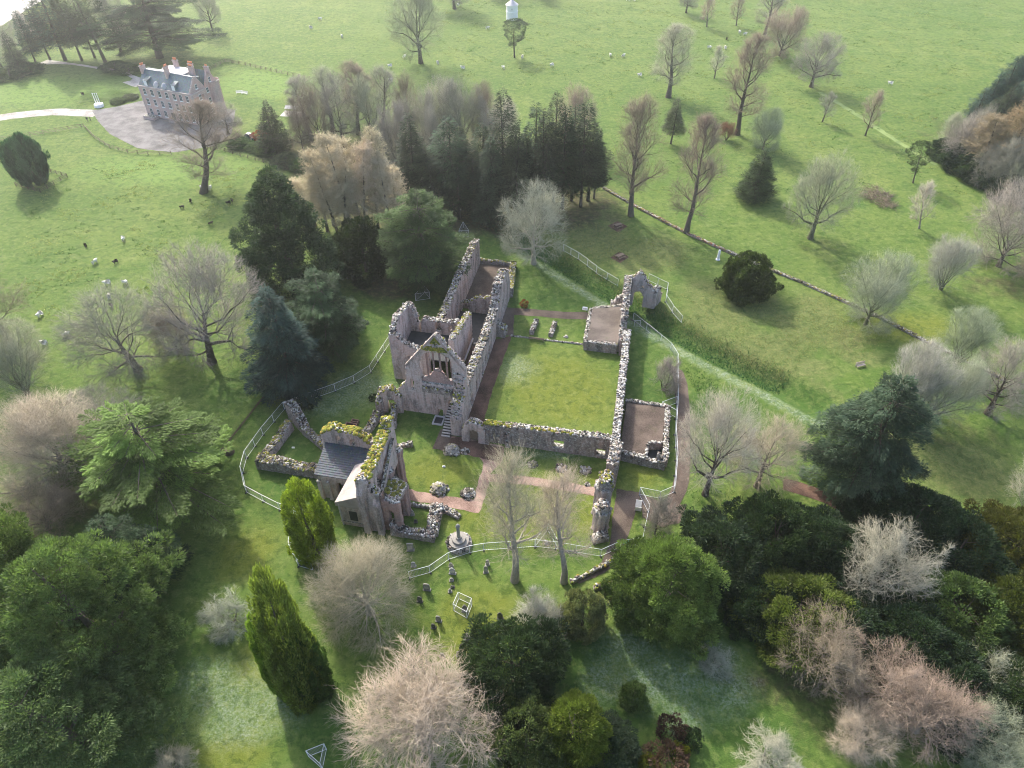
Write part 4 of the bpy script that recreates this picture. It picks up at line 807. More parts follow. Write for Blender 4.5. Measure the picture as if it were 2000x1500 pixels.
def trunk_only(seed, h, r, limbs=0, rl=3.0, z0=.25, el=20):
    R = np.random.RandomState(seed); a = Acc(); P = grow(R, np.array([[0, 0, -.3]]), np.array([[0, 0, 1.]]), np.array([h]), 6, .03, .02); Rr = r * np.array([[1.35, 1, .82, .64, .46, .28, .1]]); a.add(*tubes(P, Rr, 8))
    if limbs:
        A, D, rad = sprout(R, P, Rr, limbs, z0, .92, 0, 1); az = np.arange(limbs) * 2.4 + R.uniform(0, .6, limbs); e = np.radians(el + R.normal(0, 8, limbs)); D = np.stack([np.cos(az) * np.cos(e), np.sin(az) * np.cos(e), np.sin(e)], -1)
        P1 = grow(R, A, D, rl * R.uniform(.7, 1.1, limbs) * (1.15 - .6 * A[:, 2] / h), 4, .1, .02); a.add(*tubes(P1, (rad * .5)[:, None] * np.array([[1, .8, .6, .4, .15]]), 5))
    return a.mesh('trunk', True)
def clump_tree(seed, h, prof, ncl, per, cr, L=.42, W=.17, up=.3, out=.8, rnd=.5, inner=.62, lob=.18, zb=0.0, trunk_r=.35, vert=.75, tone=(.62, 1.3), limbs=6):
    """evergreen crown: clumps of leaf sprays on a lumpy envelope; prof = radius (m) at fractions of the height"""
    R = np.random.RandomState(seed); fr = np.array([p[0] for p in prof]); ra = np.array([p[1] for p in prof])
    tt = np.linspace(0, 1, 200); w = np.interp(tt, fr, ra) + .25; w /= w.sum(); t = R.choice(tt, ncl, p=w) + R.uniform(-.003, .003, ncl); az = R.uniform(0, 2 * PI, ncl)
    ph = R.uniform(0, 6.28, 6)
    lobe = 1 + lob * (np.sin(3 * az + ph[0] + 5 * t) * .5 + np.sin(5 * az + ph[1] - 9 * t) * .35 + np.sin(2 * az + ph[2] + 14 * t) * .4)
    rad = np.interp(t, fr, ra) * lobe * np.where(R.uniform(0, 1, ncl) < .8, R.uniform(.80, 1.0, ncl), R.uniform(inner, .8, ncl))
    z = zb + t * (h - zb); c = np.stack([rad * np.cos(az), rad * np.sin(az), z], -1); sz = cr * R.uniform(.65, 1.35, ncl); ct = R.uniform(tone[0], tone[1], ncl) * (.9 + .2 * R.uniform(0, 1, ncl))
    slope = -np.gradient(np.interp(tt, fr, ra), tt)[np.clip((t * 199).astype(int), 0, 199)] / max(h, 1)
    o = unit(np.stack([np.cos(az), np.sin(az), np.clip(slope, -.3, 1.6)], -1))
    N = ncl * per; k = np.repeat(np.arange(ncl), per); w_ = unit(R.normal(0, 1, (N, 3)) + o[k] * .75)
    p = c[k] + w_ * sz[k][:, None] * np.array([1, 1, vert]) * (R.uniform(.45, 1.05, N) ** .5)[:, None]
    p[:, 2] = np.maximum(p[:, 2], .05 + zb * .5)
    D = w_ * out + o[k] * .35 + np.array([0, 0, up]) + R.normal(0, rnd, (N, 3)) * .6; nn = unit(w_ + np.array([0, 0, .6]) + R.normal(0, .35, (N, 3)))
    V, Q, Cc = kites(R, p, D, nn, L * R.uniform(.7, 1.35, N), W * R.uniform(.7, 1.3, N), ct[k] * R.uniform(.78, 1.22, N))
    a = Acc(); a.add(V, Q, None, Cc)
    return trunk_only(seed, h * .93, trunk_r, limbs, float(ra.max()) * .8), a.mesh('crown')
def tier_tree(seed, h, prof, tiers, nb, spread=.34, L=.55, W=.2, droop=.10, tilt=.05, dens=16, zb=.1, trunk_r=.4, thick=.16, tipup=0.0, tone=(.6, 1.3), el=4, gap=.0):
    """conifer crown of separate boughs: flat fans of sprays on branches (spruce, cedar)"""
    R = np.random.RandomState(seed); fr = np.array([p[0] for p in prof]); ra = np.array([p[1] for p in prof]); A = []; D = []; LL = []; T = []
    for i in range(tiers):
        t = zb + (1 - zb) * (i + R.uniform(-.35, .35)) / (tiers - 1 + 1e-6); t = min(max(t, zb), .995); r = np.interp(t, fr, ra); n = max(3, int(nb * (.55 + .45 * r / ra.max()) * R.uniform(.8, 1.15))); a0 = R.uniform(0, 6.28)
        for k in range(n):
            if R.uniform() < gap: continue
            a = a0 + 2 * PI * k / n + R.normal(0, .18); A.append((0, 0, t * h)); D.append((math.cos(a), math.sin(a), math.tan(math.radians(el)) + tilt * R.normal())); LL.append(r * R.uniform(.66, 1.14) * (1 + .14 * math.sin(2 * a + seed) + .10 * math.sin(3 * a + 5 * t))); T.append(R.uniform(*tone))
    A = np.array(A); D = np.array(D); LL = np.array(LL); T = np.array(T); nb_ = len(A)
    m = np.maximum(4, (LL * dens).astype(int)); k = np.repeat(np.arange(nb_), m); N = len(k)
    ns_ = np.maximum(4, (LL * 2.0).astype(int))[k]; s0 = (.12 + .86 * (np.floor(R.uniform(0, 1, N) * ns_) + .5) / ns_) * (1 + .04 * np.sin(k * 3.1)); sg_ = np.where(R.uniform(0, 1, N) < .5, -1., 1.)
    sub = spread * LL[k] * (1.12 - s0) * (.75 + .5 * np.abs(np.sin(s0 * 57 + k * 2.3 + sg_))) + .25; rr_ = R.uniform(0, 1, N) ** .8 * sub
    lat = sg_ * rr_ * .72 + R.normal(0, .10, N); side = np.stack([-D[:, 1], D[:, 0], np.zeros(nb_)], -1); x = np.minimum(s0 * LL[k] + rr_ * .62 + R.normal(0, .08, N), LL[k] * 1.08); s = np.clip(x / np.maximum(LL[k], .1), 0, 1.1)
    zoff = -droop * x * x / np.maximum(LL[k], .3) + tipup * np.maximum(s - .6, 0) * LL[k] - np.abs(lat) * droop * 1.2 + R.normal(0, thick, N)
    p = A[k] + D[k] * x[:, None] + side[k] * lat[:, None] + np.stack([np.zeros(N), np.zeros(N), zoff], -1)
    d = D[k] + side[k] * (np.sign(lat) * R.uniform(.2, 1.0, N))[:, None] + np.stack([np.zeros(N), np.zeros(N), -droop * 1.6 * s + tipup + R.normal(0, .2, N)], -1)
    nn = np.array([0, 0, 1.]) + D[k] * .25 + R.normal(0, .28, (N, 3))
    V, Q, Cc = kites(R, p, d, nn, L * R.uniform(.65, 1.3, N), W * R.uniform(.7, 1.3, N), T[k] * R.uniform(.8, 1.2, N)); a = Acc(); a.add(V, Q, None, Cc)
    w = Acc(); P = grow(R, np.array([[0, 0, -.3]]), np.array([[0, 0, 1.]]), np.array([h + .2]), 6, .012, .02); w.add(*tubes(P, trunk_r * np.array([[1.4, 1, .85, .68, .5, .3, .06]]), 8))
    P1 = np.stack([A + D * LL[:, None] * f + np.stack([np.zeros(nb_), np.zeros(nb_), -droop * (LL * f) ** 2 / np.maximum(LL, .3)], -1) for f in (0, .35, .7, .95)], 1); w.add(*tubes(P1, np.clip(LL * .018, .02, .14)[:, None] * np.array([[1, .75, .5, .2]]), 4))
    return w.mesh('trunk', True), a.mesh('crown')

# ------------------------------------------------------------------ kinds of tree (height m, half width m, meshes)
K_ = {}
K_['lime_a'] = (22, 6.0) + bare_tree(1, 22, 6.0, 4.0, .50, .86, 20, 8, 6, 5, 2, (8, 72), .12, .17, (1.5, .8), (.013, .0085), lowz=1.5, rag=.6)
K_['lime_b'] = (22, 5.6) + bare_tree(2, 22, 5.6, 4.5, .48, .88, 19, 8, 6, 5, 2, (4, 75), .14, .19, (1.5, .8), (.013, .0085), lowz=1.0, rag=.6)
K_['oak_a'] = (18, 9.0) + bare_tree(3, 18, 9.0, 2.6, .62, .5, 16, 9, 7, 6, 2, (8, 70), .07, .2, (1.5, .8), (.014, .0095), lowz=.6, rag=.6)
K_['oak_b'] = (18, 9.0) + bare_tree(4, 18, 9.0, 3.0, .64, .55, 17, 9, 7, 6, 2, (5, 75), .05, .22, (1.5, .8), (.014, .0095), lowz=.4, rag=.6)
K_['dome_a'] = (13, 8.0) + bare_tree(5, 13, 8.0, 1.2, .42, .3, 16, 9, 7, 7, 2, (16, 85), .06, .14, (1.7, 1.0), (.013, .0085), lowz=-.5, rag=.5)
K_['dome_b'] = (13, 8.0) + bare_tree(6, 13, 8.0, .8, .30, .42, 18, 9, 7, 6, 2, (25, 85), .08, .14, (1.7, 1.0), (.013, .0085), lowz=-.5, stems=4, rag=.5)
K_['fan'] = (11, 3.4) + bare_tree(7, 11, 3.4, 1.6, .2, .75, 12, 6, 5, 5, 2, (30, 80), .12, .13, (.9, .5), (.012, .007), lowz=1.0, rag=.4)
K_['feather'] = (14, 9.5) + bare_tree(8, 14, 9.5, 1.5, .55, .5, 30, 9, 6, 5, 2, (0, 84), .02, .13, (2.2, 1.3), (.013, .009), lowz=-3.5, rag=.6)
K_['gnarl'] = (13, 9.5) + bare_tree(9, 13, 9.5, 1.8, .62, .35, 22, 10, 6, 5, 2, (12, 84), .04, .30, (1.5, .9), (.020, .013), lowz=-3.0, rag=.6)
K_['beech'] = (11, 8.0) + bare_tree(13, 11, 8.0, 2.4, .60, .45, 20, 8, 6, 5, 2, (14, 82), .06, .22, (1.2, .7), (.015, .010), lowz=1.2, rag=.6)
K_['beech_b'] = (11, 8.0) + bare_tree(14, 11, 8.0, 2.0, .50, .5, 22, 8, 6, 5, 2, (10, 80), .05, .26, (1.2, .7), (.015, .010), lowz=.8, stems=2, rag=.6)
K_['lime_c'] = (22, 6.0) + bare_tree(12, 22, 6.0, 6.5, .50, .9, 24, 7, 5, 3, 2, (15, 75), .12, .2, (1.7, .9), (.012, .008), lowz=4, rag=.8)
K_['tangle'] = (7, 5.0) + bare_tree(10, 7, 5.0, .5, .2, .4, 15, 7, 5, 4, 2, (20, 80), .02, .3, (1.1, .7), (.020, .013), lowz=-1.5, stems=3, rag=.6)
def larch(seed):
    R = np.random.RandomState(seed); h = 22; w = Acc(); P = grow(R, np.array([[0, 0, -.3]]), np.array([[0, 0, 1.]]), np.array([h]), 7, .03, .03); w.add(*tubes(P, .3 * np.array([[1.4, 1, .85, .72, .58, .42, .26, .06]]), 7)); a = Acc()
    n = 120; t = R.uniform(.25, .99, n); az = R.uniform(0, 6.28, n); LL = (4.8 * (1 - t) ** .55 + .9) * R.uniform(.7, 1.15, n); D = np.stack([np.cos(az), np.sin(az), np.full(n, .35)], -1)
    f = t * 7; i = np.minimum(f.astype(int), 6); A = P[0][i] * (1 - (f - i))[:, None] + P[0][i + 1] * (f - i)[:, None]; P1 = grow(R, A, unit(D), LL, 4, .1, .07); R1 = (.03 + .05 * (1 - t))[:, None] * np.array([[1, .8, .6, .4, .2]]); V, Q = tubes(P1, R1, 4); a.add(V, Q, tone=np.full((len(V), 4), .7))
    A, D, _ = sprout(R, P1, R1, 14, .15, 1, 55, 15); L = R.uniform(.5, 1.6, len(A)); D[:, 2] -= .12; P2 = grow(R, A, unit(D), L, 2, .15, .05); R2 = np.full((len(A), 3), .014); V, Q = tubes(P2, R2, 3); a.add(V, Q)
    A, D, _ = sprout(R, P2, R2, 10, .05, 1, 60, 20); D[:, 2] -= .2; V, T = spikes(A, A + unit(D) * R.uniform(.25, .7, (len(A), 1)), np.full(len(A), .018)); s = R.uniform(.8, 1.25, len(A)); a.add(V, None, T, np.repeat(np.stack([s, s, s, s], -1), 4, 0))
    return w.mesh('trunk', True), a.mesh('crown')
K_['larch'] = (22, 4.4) + larch(11)
DOME = [(0, .62), (.12, .92), (.35, 1.0), (.6, .93), (.8, .70), (.93, .40), (1, .06)]
def pr(k, p): return [(a, b * k) for a, b in p]
K_['yew_a'] = (9, 6.0) + clump_tree(21, 9, pr(6.0, DOME), 330, 100, .85, .46, .17, .15, .8, .5, lob=.32, vert=.65)
K_['yew_b'] = (9, 6.0) + clump_tree(22, 9, pr(6.0, DOME), 300, 110, .95, .5, .16, .05, .9, .5, lob=.45, vert=.55)
K_['laurel'] = (7, 4.6) + clump_tree(23, 7, pr(4.6, DOME), 240, 95, .66, .34, .19, .35, .7, .6, lob=.22)
K_['globe'] = (16, 8.2) + clump_tree(24, 16, pr(8.2, [(0, .55), (.1, .85), (.3, 1), (.55, .95), (.75, .75), (.9, .42), (1, .08)]), 460, 130, 1.1, .5, .17, .35, .8, .5, lob=.3, tone=(.45, 1.5))
K_['cypress'] = (15, 3.3) + clump_tree(25, 15, pr(3.3, [(0, .8), (.15, 1), (.45, .97), (.7, .82), (.9, .52), (1, .10)]), 330, 90, .6, .46, .14, .9, .5, .35, lob=.16, vert=1.3)
K_['irish_yew'] = (13.5, 4.8) + clump_tree(26, 13.5, pr(4.8, [(0, .3), (.08, .55), (.3, .88), (.6, 1.0), (.8, .85), (.93, .55), (1, .15)]), 300, 90, .6, .9, .15, 1.6, .35, .2, lob=.10, vert=2.2, tone=(.5, 1.4))
K_['redwood'] = (30, 9.0) + clump_tree(27, 30, pr(9.0, [(0, .75), (.12, 1), (.35, .9), (.6, .66), (.8, .40), (.93, .2), (1, .05)]), 560, 130, 1.2, .6, .2, -.1, .9, .5, lob=.42, zb=1.5, trunk_r=.75, vert=.7)
K_['giant'] = (24, 10.0) + clump_tree(29, 24, pr(10.0, [(0, .7), (.12, .95), (.35, 1.0), (.6, .82), (.8, .56), (.93, .3), (1, .06)]), 620, 130, 1.15, .5, .17, .1, .9, .5, lob=.5, zb=1.5, trunk_r=.75, vert=.6, inner=.45)
K_['pine'] = (20, 5.0) + clump_tree(28, 20, pr(5.0, [(0, .12), (.3, .35), (.5, .8), (.75, 1), (.92, .7), (1, .2)]), 80, 110, 1.1, .5, .12, .3, .8, .6, lob=.4, zb=5, trunk_r=.32, vert=.5, limbs=14)
K_['spruce_a'] = (24, 4.0) + tier_tree(31, 24, [(0, 4.0), (.3, 3.4), (.6, 2.1), (.85, .95), (1, .1)], 34, 9, .5, .62, .17, .16, .05, 17, .2, .26, .22, tone=(.5, 1.35))
K_['spruce_c'] = (24, 3.6) + tier_tree(40, 24, [(0, 1.5), (.3, 2.8), (.5, 3.4), (.7, 2.6), (.88, 1.2), (1, .1)], 24, 8, .55, .62, .18, .16, .12, 17, .34, .24, .35, tone=(.5, 1.5), gap=.25)
K_['spruce_b'] = (24, 3.8) + tier_tree(32, 24, [(0, 3.6), (.3, 3.8), (.6, 2.6), (.85, 1.1), (1, .1)], 30, 8, .55, .62, .18, .2, .08, 17, .28, .26, .3, tone=(.5, 1.35), gap=.15)
K_['fir'] = (14, 5.2) + tier_tree(33, 14, [(0, 4.6), (.12, 5.2), (.4, 4.0), (.7, 2.2), (.9, .9), (1, .1)], 24, 10, .5, .6, .18, .05, .06, 20, .04, .28, .25, tone=(.5, 1.35), el=8)
K_['cedar_a'] = (24, 13.0) + tier_tree(34, 24, [(0, 9), (.2, 13), (.5, 12), (.75, 9), (.9, 6), (1, 3)], 10, 11, .36, .55, .15, .06, .08, 105, .2, .75, .16, .04, (.5, 1.5), 4, .2)
K_['cedar_r'] = (22, 10.0) + tier_tree(39, 22, [(0, 7), (.2, 10), (.5, 9.4), (.75, 7.2), (.92, 4.2), (1, 1.4)], 13, 10, .5, .6, .16, .09, .1, 88, .1, .6, .3, .0, (.5, 1.45), 8, .12)
K_['cedar_b'] = (22, 9.0) + tier_tree(35, 22, [(0, 8), (.25, 9), (.5, 7.6), (.75, 5.0), (.92, 2.6), (1, .8)], 15, 9, .6, .55, .15, .09, .06, 85, .1, .6, .25, .02, (.55, 1.4), 6, .1)
K_['deodar'] = (24, 7.0) + tier_tree(36, 24, [(0, 6.4), (.2, 7), (.5, 5.6), (.75, 3.4), (.92, 1.5), (1, .2)], 20, 9, .55, .65, .15, .20, .06, 62, .06, .5, .3, 0, (.5, 1.4), 8, .08)
K_['shrub'] = (2.4, 1.6) + clump_tree(37, 2.4, pr(1.6, DOME), 46, 60, .36, .26, .12, .4, .7, .6, lob=.25, trunk_r=.07, limbs=3)
K_['sapling'] = (6, 2.3) + clump_tree(38, 6, pr(2.3, [(0, .7), (.2, 1), (.5, .8), (.8, .4), (1, .08)]), 110, 60, .5, .36, .14, .3, .7, .6, lob=.3, trunk_r=.14)

CL = dict(beige=(.40, .345, .25), pale=(.42, .39, .30), silver=(.34, .34, .27), grey=(.28, .26, .21), greygreen=(.29, .30, .20), mossy=(.27, .305, .195), brown=(.23, .18, .135), pink=(.31, .245, .185), tan=(.56, .47, .31),
          dkbark=(.085, .07, .055), bark=(.15, .125, .10), pbark=(.36, .325, .26), gbark=(.14, .14, .085),
          yew=(.046, .072, .024), dkyew=(.030, .050, .022), green=(.075, .115, .030), bright=(.16, .235, .036), gold=(.15, .15, .015), blue=(.040, .072, .056), cedar=(.070, .11, .020), spruce=(.050, .062, .034), olive=(.13, .14, .05), frost=(.20, .26, .23), rust=(.22, .06, .03))
_first = set()
def tree(kind, name, x, y, top, wpx, colr, label, bark='bark', h=None, w=None, rot=None, lean=None, cat='tree', group=None, mid=None):
    """tree standing at surveyed ground point (x, y); top = photo row of its tip or h in metres; wpx = crown width in px or w in metres"""
    hh, rr, tm, cm = K_[kind]; p = G(x, y, mid * h if mid else 0.0); p.z = ground_z(p.x, p.y)
    H_ = h or rise(p, top); W_ = w or wpx * depth(Vector((p.x, p.y, H_ * .5))) / FPX
    t = thing(name, label, cat, p, rot if rot is not None else (x * 12.9898 + y * 78.233) % 6.283, group); s = W_ / (2 * rr); t.scale = (s, s, H_ / hh)
    if lean: t.rotation_euler[0] = math.radians(lean[0]); t.rotation_euler[1] = math.radians(lean[1]); t.rotation_mode = 'ZYX' if False else 'XYZ'
    b = link('trunk', tm, M['bark'], t); b.color = CL[bark] + (1,)
    c = link('crown', cm, M['leaf'] if kind in EVER else M['twig'], t)
    j = .9 + .2 * ((x * 7.13 + y * 3.77) % 1.0); q = CL[colr] if isinstance(colr, str) else colr; c.color = (q[0] * j, q[1] * (.5 + .5 * j), q[2] * j, 1)
    return t
EVER = {'yew_a', 'yew_b', 'laurel', 'globe', 'cypress', 'irish_yew', 'redwood', 'giant', 'pine', 'spruce_a', 'spruce_b', 'spruce_c', 'fir', 'cedar_a', 'cedar_r', 'cedar_b', 'deodar', 'shrub', 'sapling'}

# ------------------------------------------------------------------ bare trees of the far pasture
B = 'bare_tree'
tree('oak_a', B, 822, 124, -62, 125, 'greygreen', 'huge bare tree with fanning limbs alone in far sheep pasture', 'dkbark')
tree('oak_b', B, 888, 18, -90, 95, 'grey', 'bare tree cut by top edge, right of the huge fanning pasture tree', 'dkbark')
tree('oak_b', B, 970, -4, -80, 60, 'grey', 'bare tree whose foot just shows at top edge left of dovecote', 'dkbark')
tree('oak_a', B, 1048, -4, -80, 60, 'grey', 'bare tree whose foot just shows at top edge right of dovecote', 'dkbark')
tree('lime_a', B, 1305, 190, 52, 112, 'greygreen', 'oval bare tree in pasture above the ivy-clad narrow tree', 'bark')
tree('oak_b', B, 1340, 26, -45, 50, 'grey', 'small bare tree at top edge, leftmost of the far cluster', 'dkbark')
tree('fan', B, 1380, 54, -8, 42, 'pink', 'pinkish young bare tree in far cluster near top edge', 'bark')
tree('fan', B, 1438, 50, -12, 42, 'pink', 'pinkish young bare tree beside two white sheep near top edge', 'bark')
tree('lime_b', B, 1493, 68, -42, 70, 'grey', 'open-branched bare tree left of dense domed one in far cluster', 'bark')
tree('dome_a', B, 1522, 110, 8, 95, 'pink', 'dense domed pinkish bare tree in far cluster', 'dkbark', rot=1.2)
tree('oak_a', B, 1584, 170, 62, 105, 'grey', 'forked bare tree rightmost of the far cluster', 'dkbark')
tree('fan', B, 1395, 153, 90, 42, 'pale', 'tiny pale sapling below two white sheep in far pasture', 'bark')
tree('lime_b', B, 1440, 263, 72, 105, 'brown', 'tall ragged brown bare tree with ivy foot and rusty bush beside it', 'dkbark')
tree('fan', B, 1606, 238, 180, 42, 'grey', 'little fan-shaped bare tree in open pasture', 'bark')
tree('fan', B, 1690, 265, 176, 52, 'pink', 'slim pinkish bare tree beside faint pasture track', 'dkbark')
tree('lime_a', B, 1232, 421, 192, 118, 'brown', 'tall bare lime above first picnic table', 'bark')
tree('lime_b', B, 1340, 454, 232, 112, 'brown', 'tall bare lime standing at the red boundary wall', 'bark')
tree('spruce_b', 'ivy_tree', 1310, 281, 190, 46, (.075, .085, .05), 'narrow ivy-clad tree between two tall bare limes', 'bark')
tree('dome_a', B, 1490, 292, 212, 78, 'mossy', 'pale green feathery bare tree behind dark pointed fir', 'bark')
tree('oak_a', B, 1582, 466, 300, 145, 'greygreen', 'wide bare tree with drooping skirt beside brushwood heap', 'gbark')
tree('fan', B, 1795, 446, 355, 62, 'pale', 'white leaning birch near dark wood edge', 'pbark', lean=(0, 8))
tree('pine', 'pine_tree', 1783, 357, 280, 45, (.05, .07, .03), 'small leaning pine at corner of dark wood', 'bark', lean=(0, 8))
tree('dome_a', B, 1690, 634, 498, 150, 'mossy', 'dense pale dome-shaped bare tree at boundary wall', 'gbark')
tree('dome_b', B, 1838, 566, 462, 105, 'silver', 'pale swept bare tree below white birch', 'gbark', lean=(0, 6))
tree('dome_b', B, 1862, 712, 612, 125, 'mossy', 'pale green domed bare tree against boundary wall near right edge', 'gbark')
tree('dome_b', B, 1752, 826, 680, 150, 'silver', 'pale multi-stemmed bare tree behind big dark cedar, left of the pair', 'gbark')
tree('dome_a', B, 1808, 822, 690, 150, 'mossy', 'pale multi-stemmed bare tree behind big dark cedar, right of the pair', 'gbark')
tree('oak_b', B, 1928, 808, 672, 150, 'grey', 'crooked bare tree with bare earth at foot near right edge', 'dkbark')
tree('dome_b', B, 2005, 1010, 880, 140, 'pale', 'pale bare tree cut by right edge above yellow-green yews', 'pbark')
tree('dome_a', B, 1950, 520, 355, 190, 'grey', 'large dense grey bare dome at right edge below dark wood', 'dkbark')
tree('dome_b', B, 2010, 610, 440, 150, 'brown', 'brown bare tree cut by right edge behind grey dome', 'dkbark')
# round the abbey
tree('oak_a', B, 1377, 966, 766, 175, 'pale', 'broad bare tree with thick dark trunk right of fenced gravel path', 'dkbark')
tree('oak_b', B, 1478, 950, 822, 160, 'beige', 'tan bare tree between path tree and big dark cedar', 'bark')
tree('tangle', 'bare_shrub', 1295, 763, 698, 68, 'grey', 'small round bare bush on lawn outside cloister wall', 'dkbark', cat='shrub')
tree('tangle', 'bare_shrub', 1278, 1042, 965, 74, 'grey', 'thin bare bush beside fence corner near white sign', 'dkbark', cat='shrub')
tree('lime_c', B, 1005, 1133, 880, 215, 'beige', 'tall pale bare tree by fence, left of the two near the nave', 'pbark', w=13)
tree('lime_c', B, 1101, 1136, 925, 180, 'beige', 'tall pale bare tree by fence, right of the two near the nave', 'pbark', w=11)
tree('oak_b', 'bare_tree', 1042, 517, 358, 150, (.33, .34, .25), 'silvery lichened twin-trunk tree at ditch above abbey', 'pbark')
tree('feather', B, 712, 1150, 0, 0, 'beige', 'feathery beige bare tree in front of roofed transept', 'pbark', h=13, w=16.5, mid=0.5)
tree('gnarl', B, 815, 1400, 0, 0, 'beige', 'huge pale beige bare tree filling bottom centre', 'pbark', h=12.5, w=21.5, mid=0.5)
tree('tangle', 'bare_shrub', 1052, 1205, 0, 0, 'silver', 'tangled grey thorn bush over dark yew in graveyard', 'bark', h=6.5, w=9, cat='shrub', mid=0.5)
tree('tangle', B, 445, 1195, 0, 0, 'silver', 'small misty grey bare tree on shaded lawn at lower left', 'bark', h=5.5, w=8.5, mid=0.5)
tree('tangle', 'bare_shrub', 345, 1508, 0, 0, 'beige', 'beige twiggy bush cut by bottom edge at lower left', 'bark', h=4, w=6.0, cat='shrub')
# lower right
tree('beech', B, 1625, 1275, 0, 0, 'pink', 'pinkish bare tree leftmost of the pink clump at lower right', 'pbark', h=11.5, w=14.5, mid=0.55)
tree('beech_b', B, 1755, 1350, 0, 0, 'pink', 'pinkish bare tree in middle of the pink clump at lower right', 'pbark', h=11.5, w=14, mid=0.55)
tree('beech', B, 1825, 1385, 0, 0, 'pink', 'pinkish bare tree at right end of the pink clump at lower right', 'pbark', h=11.5, w=13.5, mid=0.55)
tree('dome_a', B, 1690, 1430, 0, 0, 'beige', 'low bare tree at foot of the pink clump', 'bark', h=8, w=9, mid=0.5)
tree('beech_b', B, 1745, 1085, 0, 0, 'pale', 'grey-white bare tree with pale leaning trunk among dark yews', 'pbark', h=15, w=14.5, lean=(0, 8), mid=0.6)
tree('tangle', 'bare_shrub', 1500, 1465, 0, 0, 'pale', 'white twiggy bush at bottom edge right of centre', 'pbark', h=5, w=8.5, cat='shrub', mid=0.5)
tree('dome_a', B, 1950, 1455, 0, 0, 'mossy', 'pale green bare tree in bottom right corner', 'gbark', h=9, w=12, mid=0.5)
tree('tangle', B, 1930, 1310, 0, 0, 'greygreen', 'grey-green bare tree among yews at right edge', 'gbark', h=8, w=9.5, mid=0.5)
# left side
tree('oak_a', B, 414, 708, 492, 235, 'grey', 'large dark-limbed bare tree leaning left above bright spreading cedar', 'dkbark', lean=(0, -9))
tree('oak_b', B, 270, 722, 560, 215, 'grey', 'bare tree with twisted limbs left of the large dark-limbed one', 'bark', lean=(0, -8))
tree('dome_a', B, 348, 690, 600, 100, 'brown', 'low brown bare thicket between two large bare trees', 'dkbark')
tree('oak_a', B, 18, 665, 490, 165, 'brown', 'brown bare tree at left edge beside sheep field', 'dkbark')
tree('dome_b', B, 52, 770, 636, 170, 'greygreen', 'grey-green bare tree at left edge below brown one', 'gbark')
tree('feather', B, 85, 880, 0, 0, 'beige', 'big pale misty bare tree at left edge beside bright spreading cedar', 'bark', h=17, w=22, mid=0.5)
tree('dome_a', B, 210, 850, 0, 0, 'grey', 'grey bare thicket behind bright spreading cedar', 'bark', h=9, w=16)
tree('dome_a', B, 70, 1000, 0, 0, 'brown', 'brown bare thicket at left edge above dark redwood', 'dkbark', h=9, w=16, mid=0.5)
tree('lime_b', B, 398, 376, 188, 150, 'brown', 'leaning bare tree in front of mansion with earth ring at foot', 'dkbark', lean=(0, -17), h=24)
# plantation behind the abbey
for i, (x, y, t, w) in enumerate([(606, 262, 150, 80), (628, 296, 162, 76), (650, 256, 130, 96), (672, 290, 140, 84), (700, 262, 124, 100), (728, 292, 146, 84), (748, 264, 132, 90), (594, 304, 190, 54)]):
    tree(['lime_a', 'oak_a', 'lime_c', 'oak_b'][i % 4], B, x, y, t, w, ['grey', 'brown', 'greygreen'][i % 3], ordinal(i) + ' bare tree in the grey grove between mansion lawn and larches', 'dkbark', group='grey grove beside the mansion lawn')
for i, (x, y, t, w) in enumerate([(800, 262, 140, 62), (826, 300, 168, 90), (868, 288, 150, 90), (905, 298, 152, 96), (945, 288, 160, 90), (975, 300, 190, 90), (1120, 290, 165, 95), (775, 330, 190, 70), (850, 340, 205, 70)]):
    tree('dome_a' if i % 2 else 'oak_a', B, x, y, t, w, ['brown', 'grey', 'pale', 'grey', 'brown', 'pale', 'pink', 'grey', 'grey'][i], ordinal(i) + ' bare tree from left showing above the dark spruce block', 'dkbark', group='bare trees behind the spruces')
for i, (x, y, t, w, ln) in enumerate([(640, 452, 322, 84, -7), (662, 468, 296, 80, -6), (690, 462, 250, 88, -5), (716, 470, 282, 80, -4), (742, 462, 262, 84, -2), (766, 470, 310, 84, 0), (616, 442, 340, 76, -8), (704, 440, 262, 84, -3), (652, 440, 282, 80, -7), (780, 452, 330, 66, 2), (678, 478, 330, 84, -5)]):
    tree('larch', 'larch_tree', x, y, t, w, 'tan', ordinal(i) + ' tan larch of the feathery clump behind the dark redwood', 'bark', lean=(0, ln), group='tan larches')
# ------------------------------------------------------------------ evergreens
sp = [(812, 398, 222, 62), (838, 410, 282, 56), (862, 392, 262, 56), (884, 412, 228, 60), (905, 398, 246, 56), (926, 415, 290, 54), (945, 400, 240, 58), (962, 420, 262, 54), (985, 402, 172, 66), (1006, 418, 246, 58), (1022, 400, 262, 54), (1044, 396, 200, 58), (1062, 410, 212, 56), (1080, 394, 178, 60), (1098, 408, 206, 56), (1116, 392, 204, 56), (1134, 404, 196, 56), (1148, 392, 235, 48), (898, 430, 320, 50), (952, 434, 318, 50), (850, 425, 318, 48), (1010, 432, 330, 46)]
for i, (x, y, t, w) in enumerate(sp):
    tree(['spruce_a', 'spruce_c', 'spruce_b', 'spruce_c', 'spruce_a'][i % 5], 'spruce_tree', x, y, t, w * [1.6, 1.35, 1.5, 1.75, 1.4, 1.6, 1.3][i % 7], ['spruce', (.055, .070, .035), 'dkyew', (.050, .075, .042)][i % 4], ordinal(i) + ' dark spruce of the tall block behind the abbey', 'dkbark', group='dark spruce block')
tree('spruce_a', 'spruce_tree', 1036, 392, 292, 62, (.09, .125, .06), 'pale grey-green young spruce in front of dark block', 'bark')
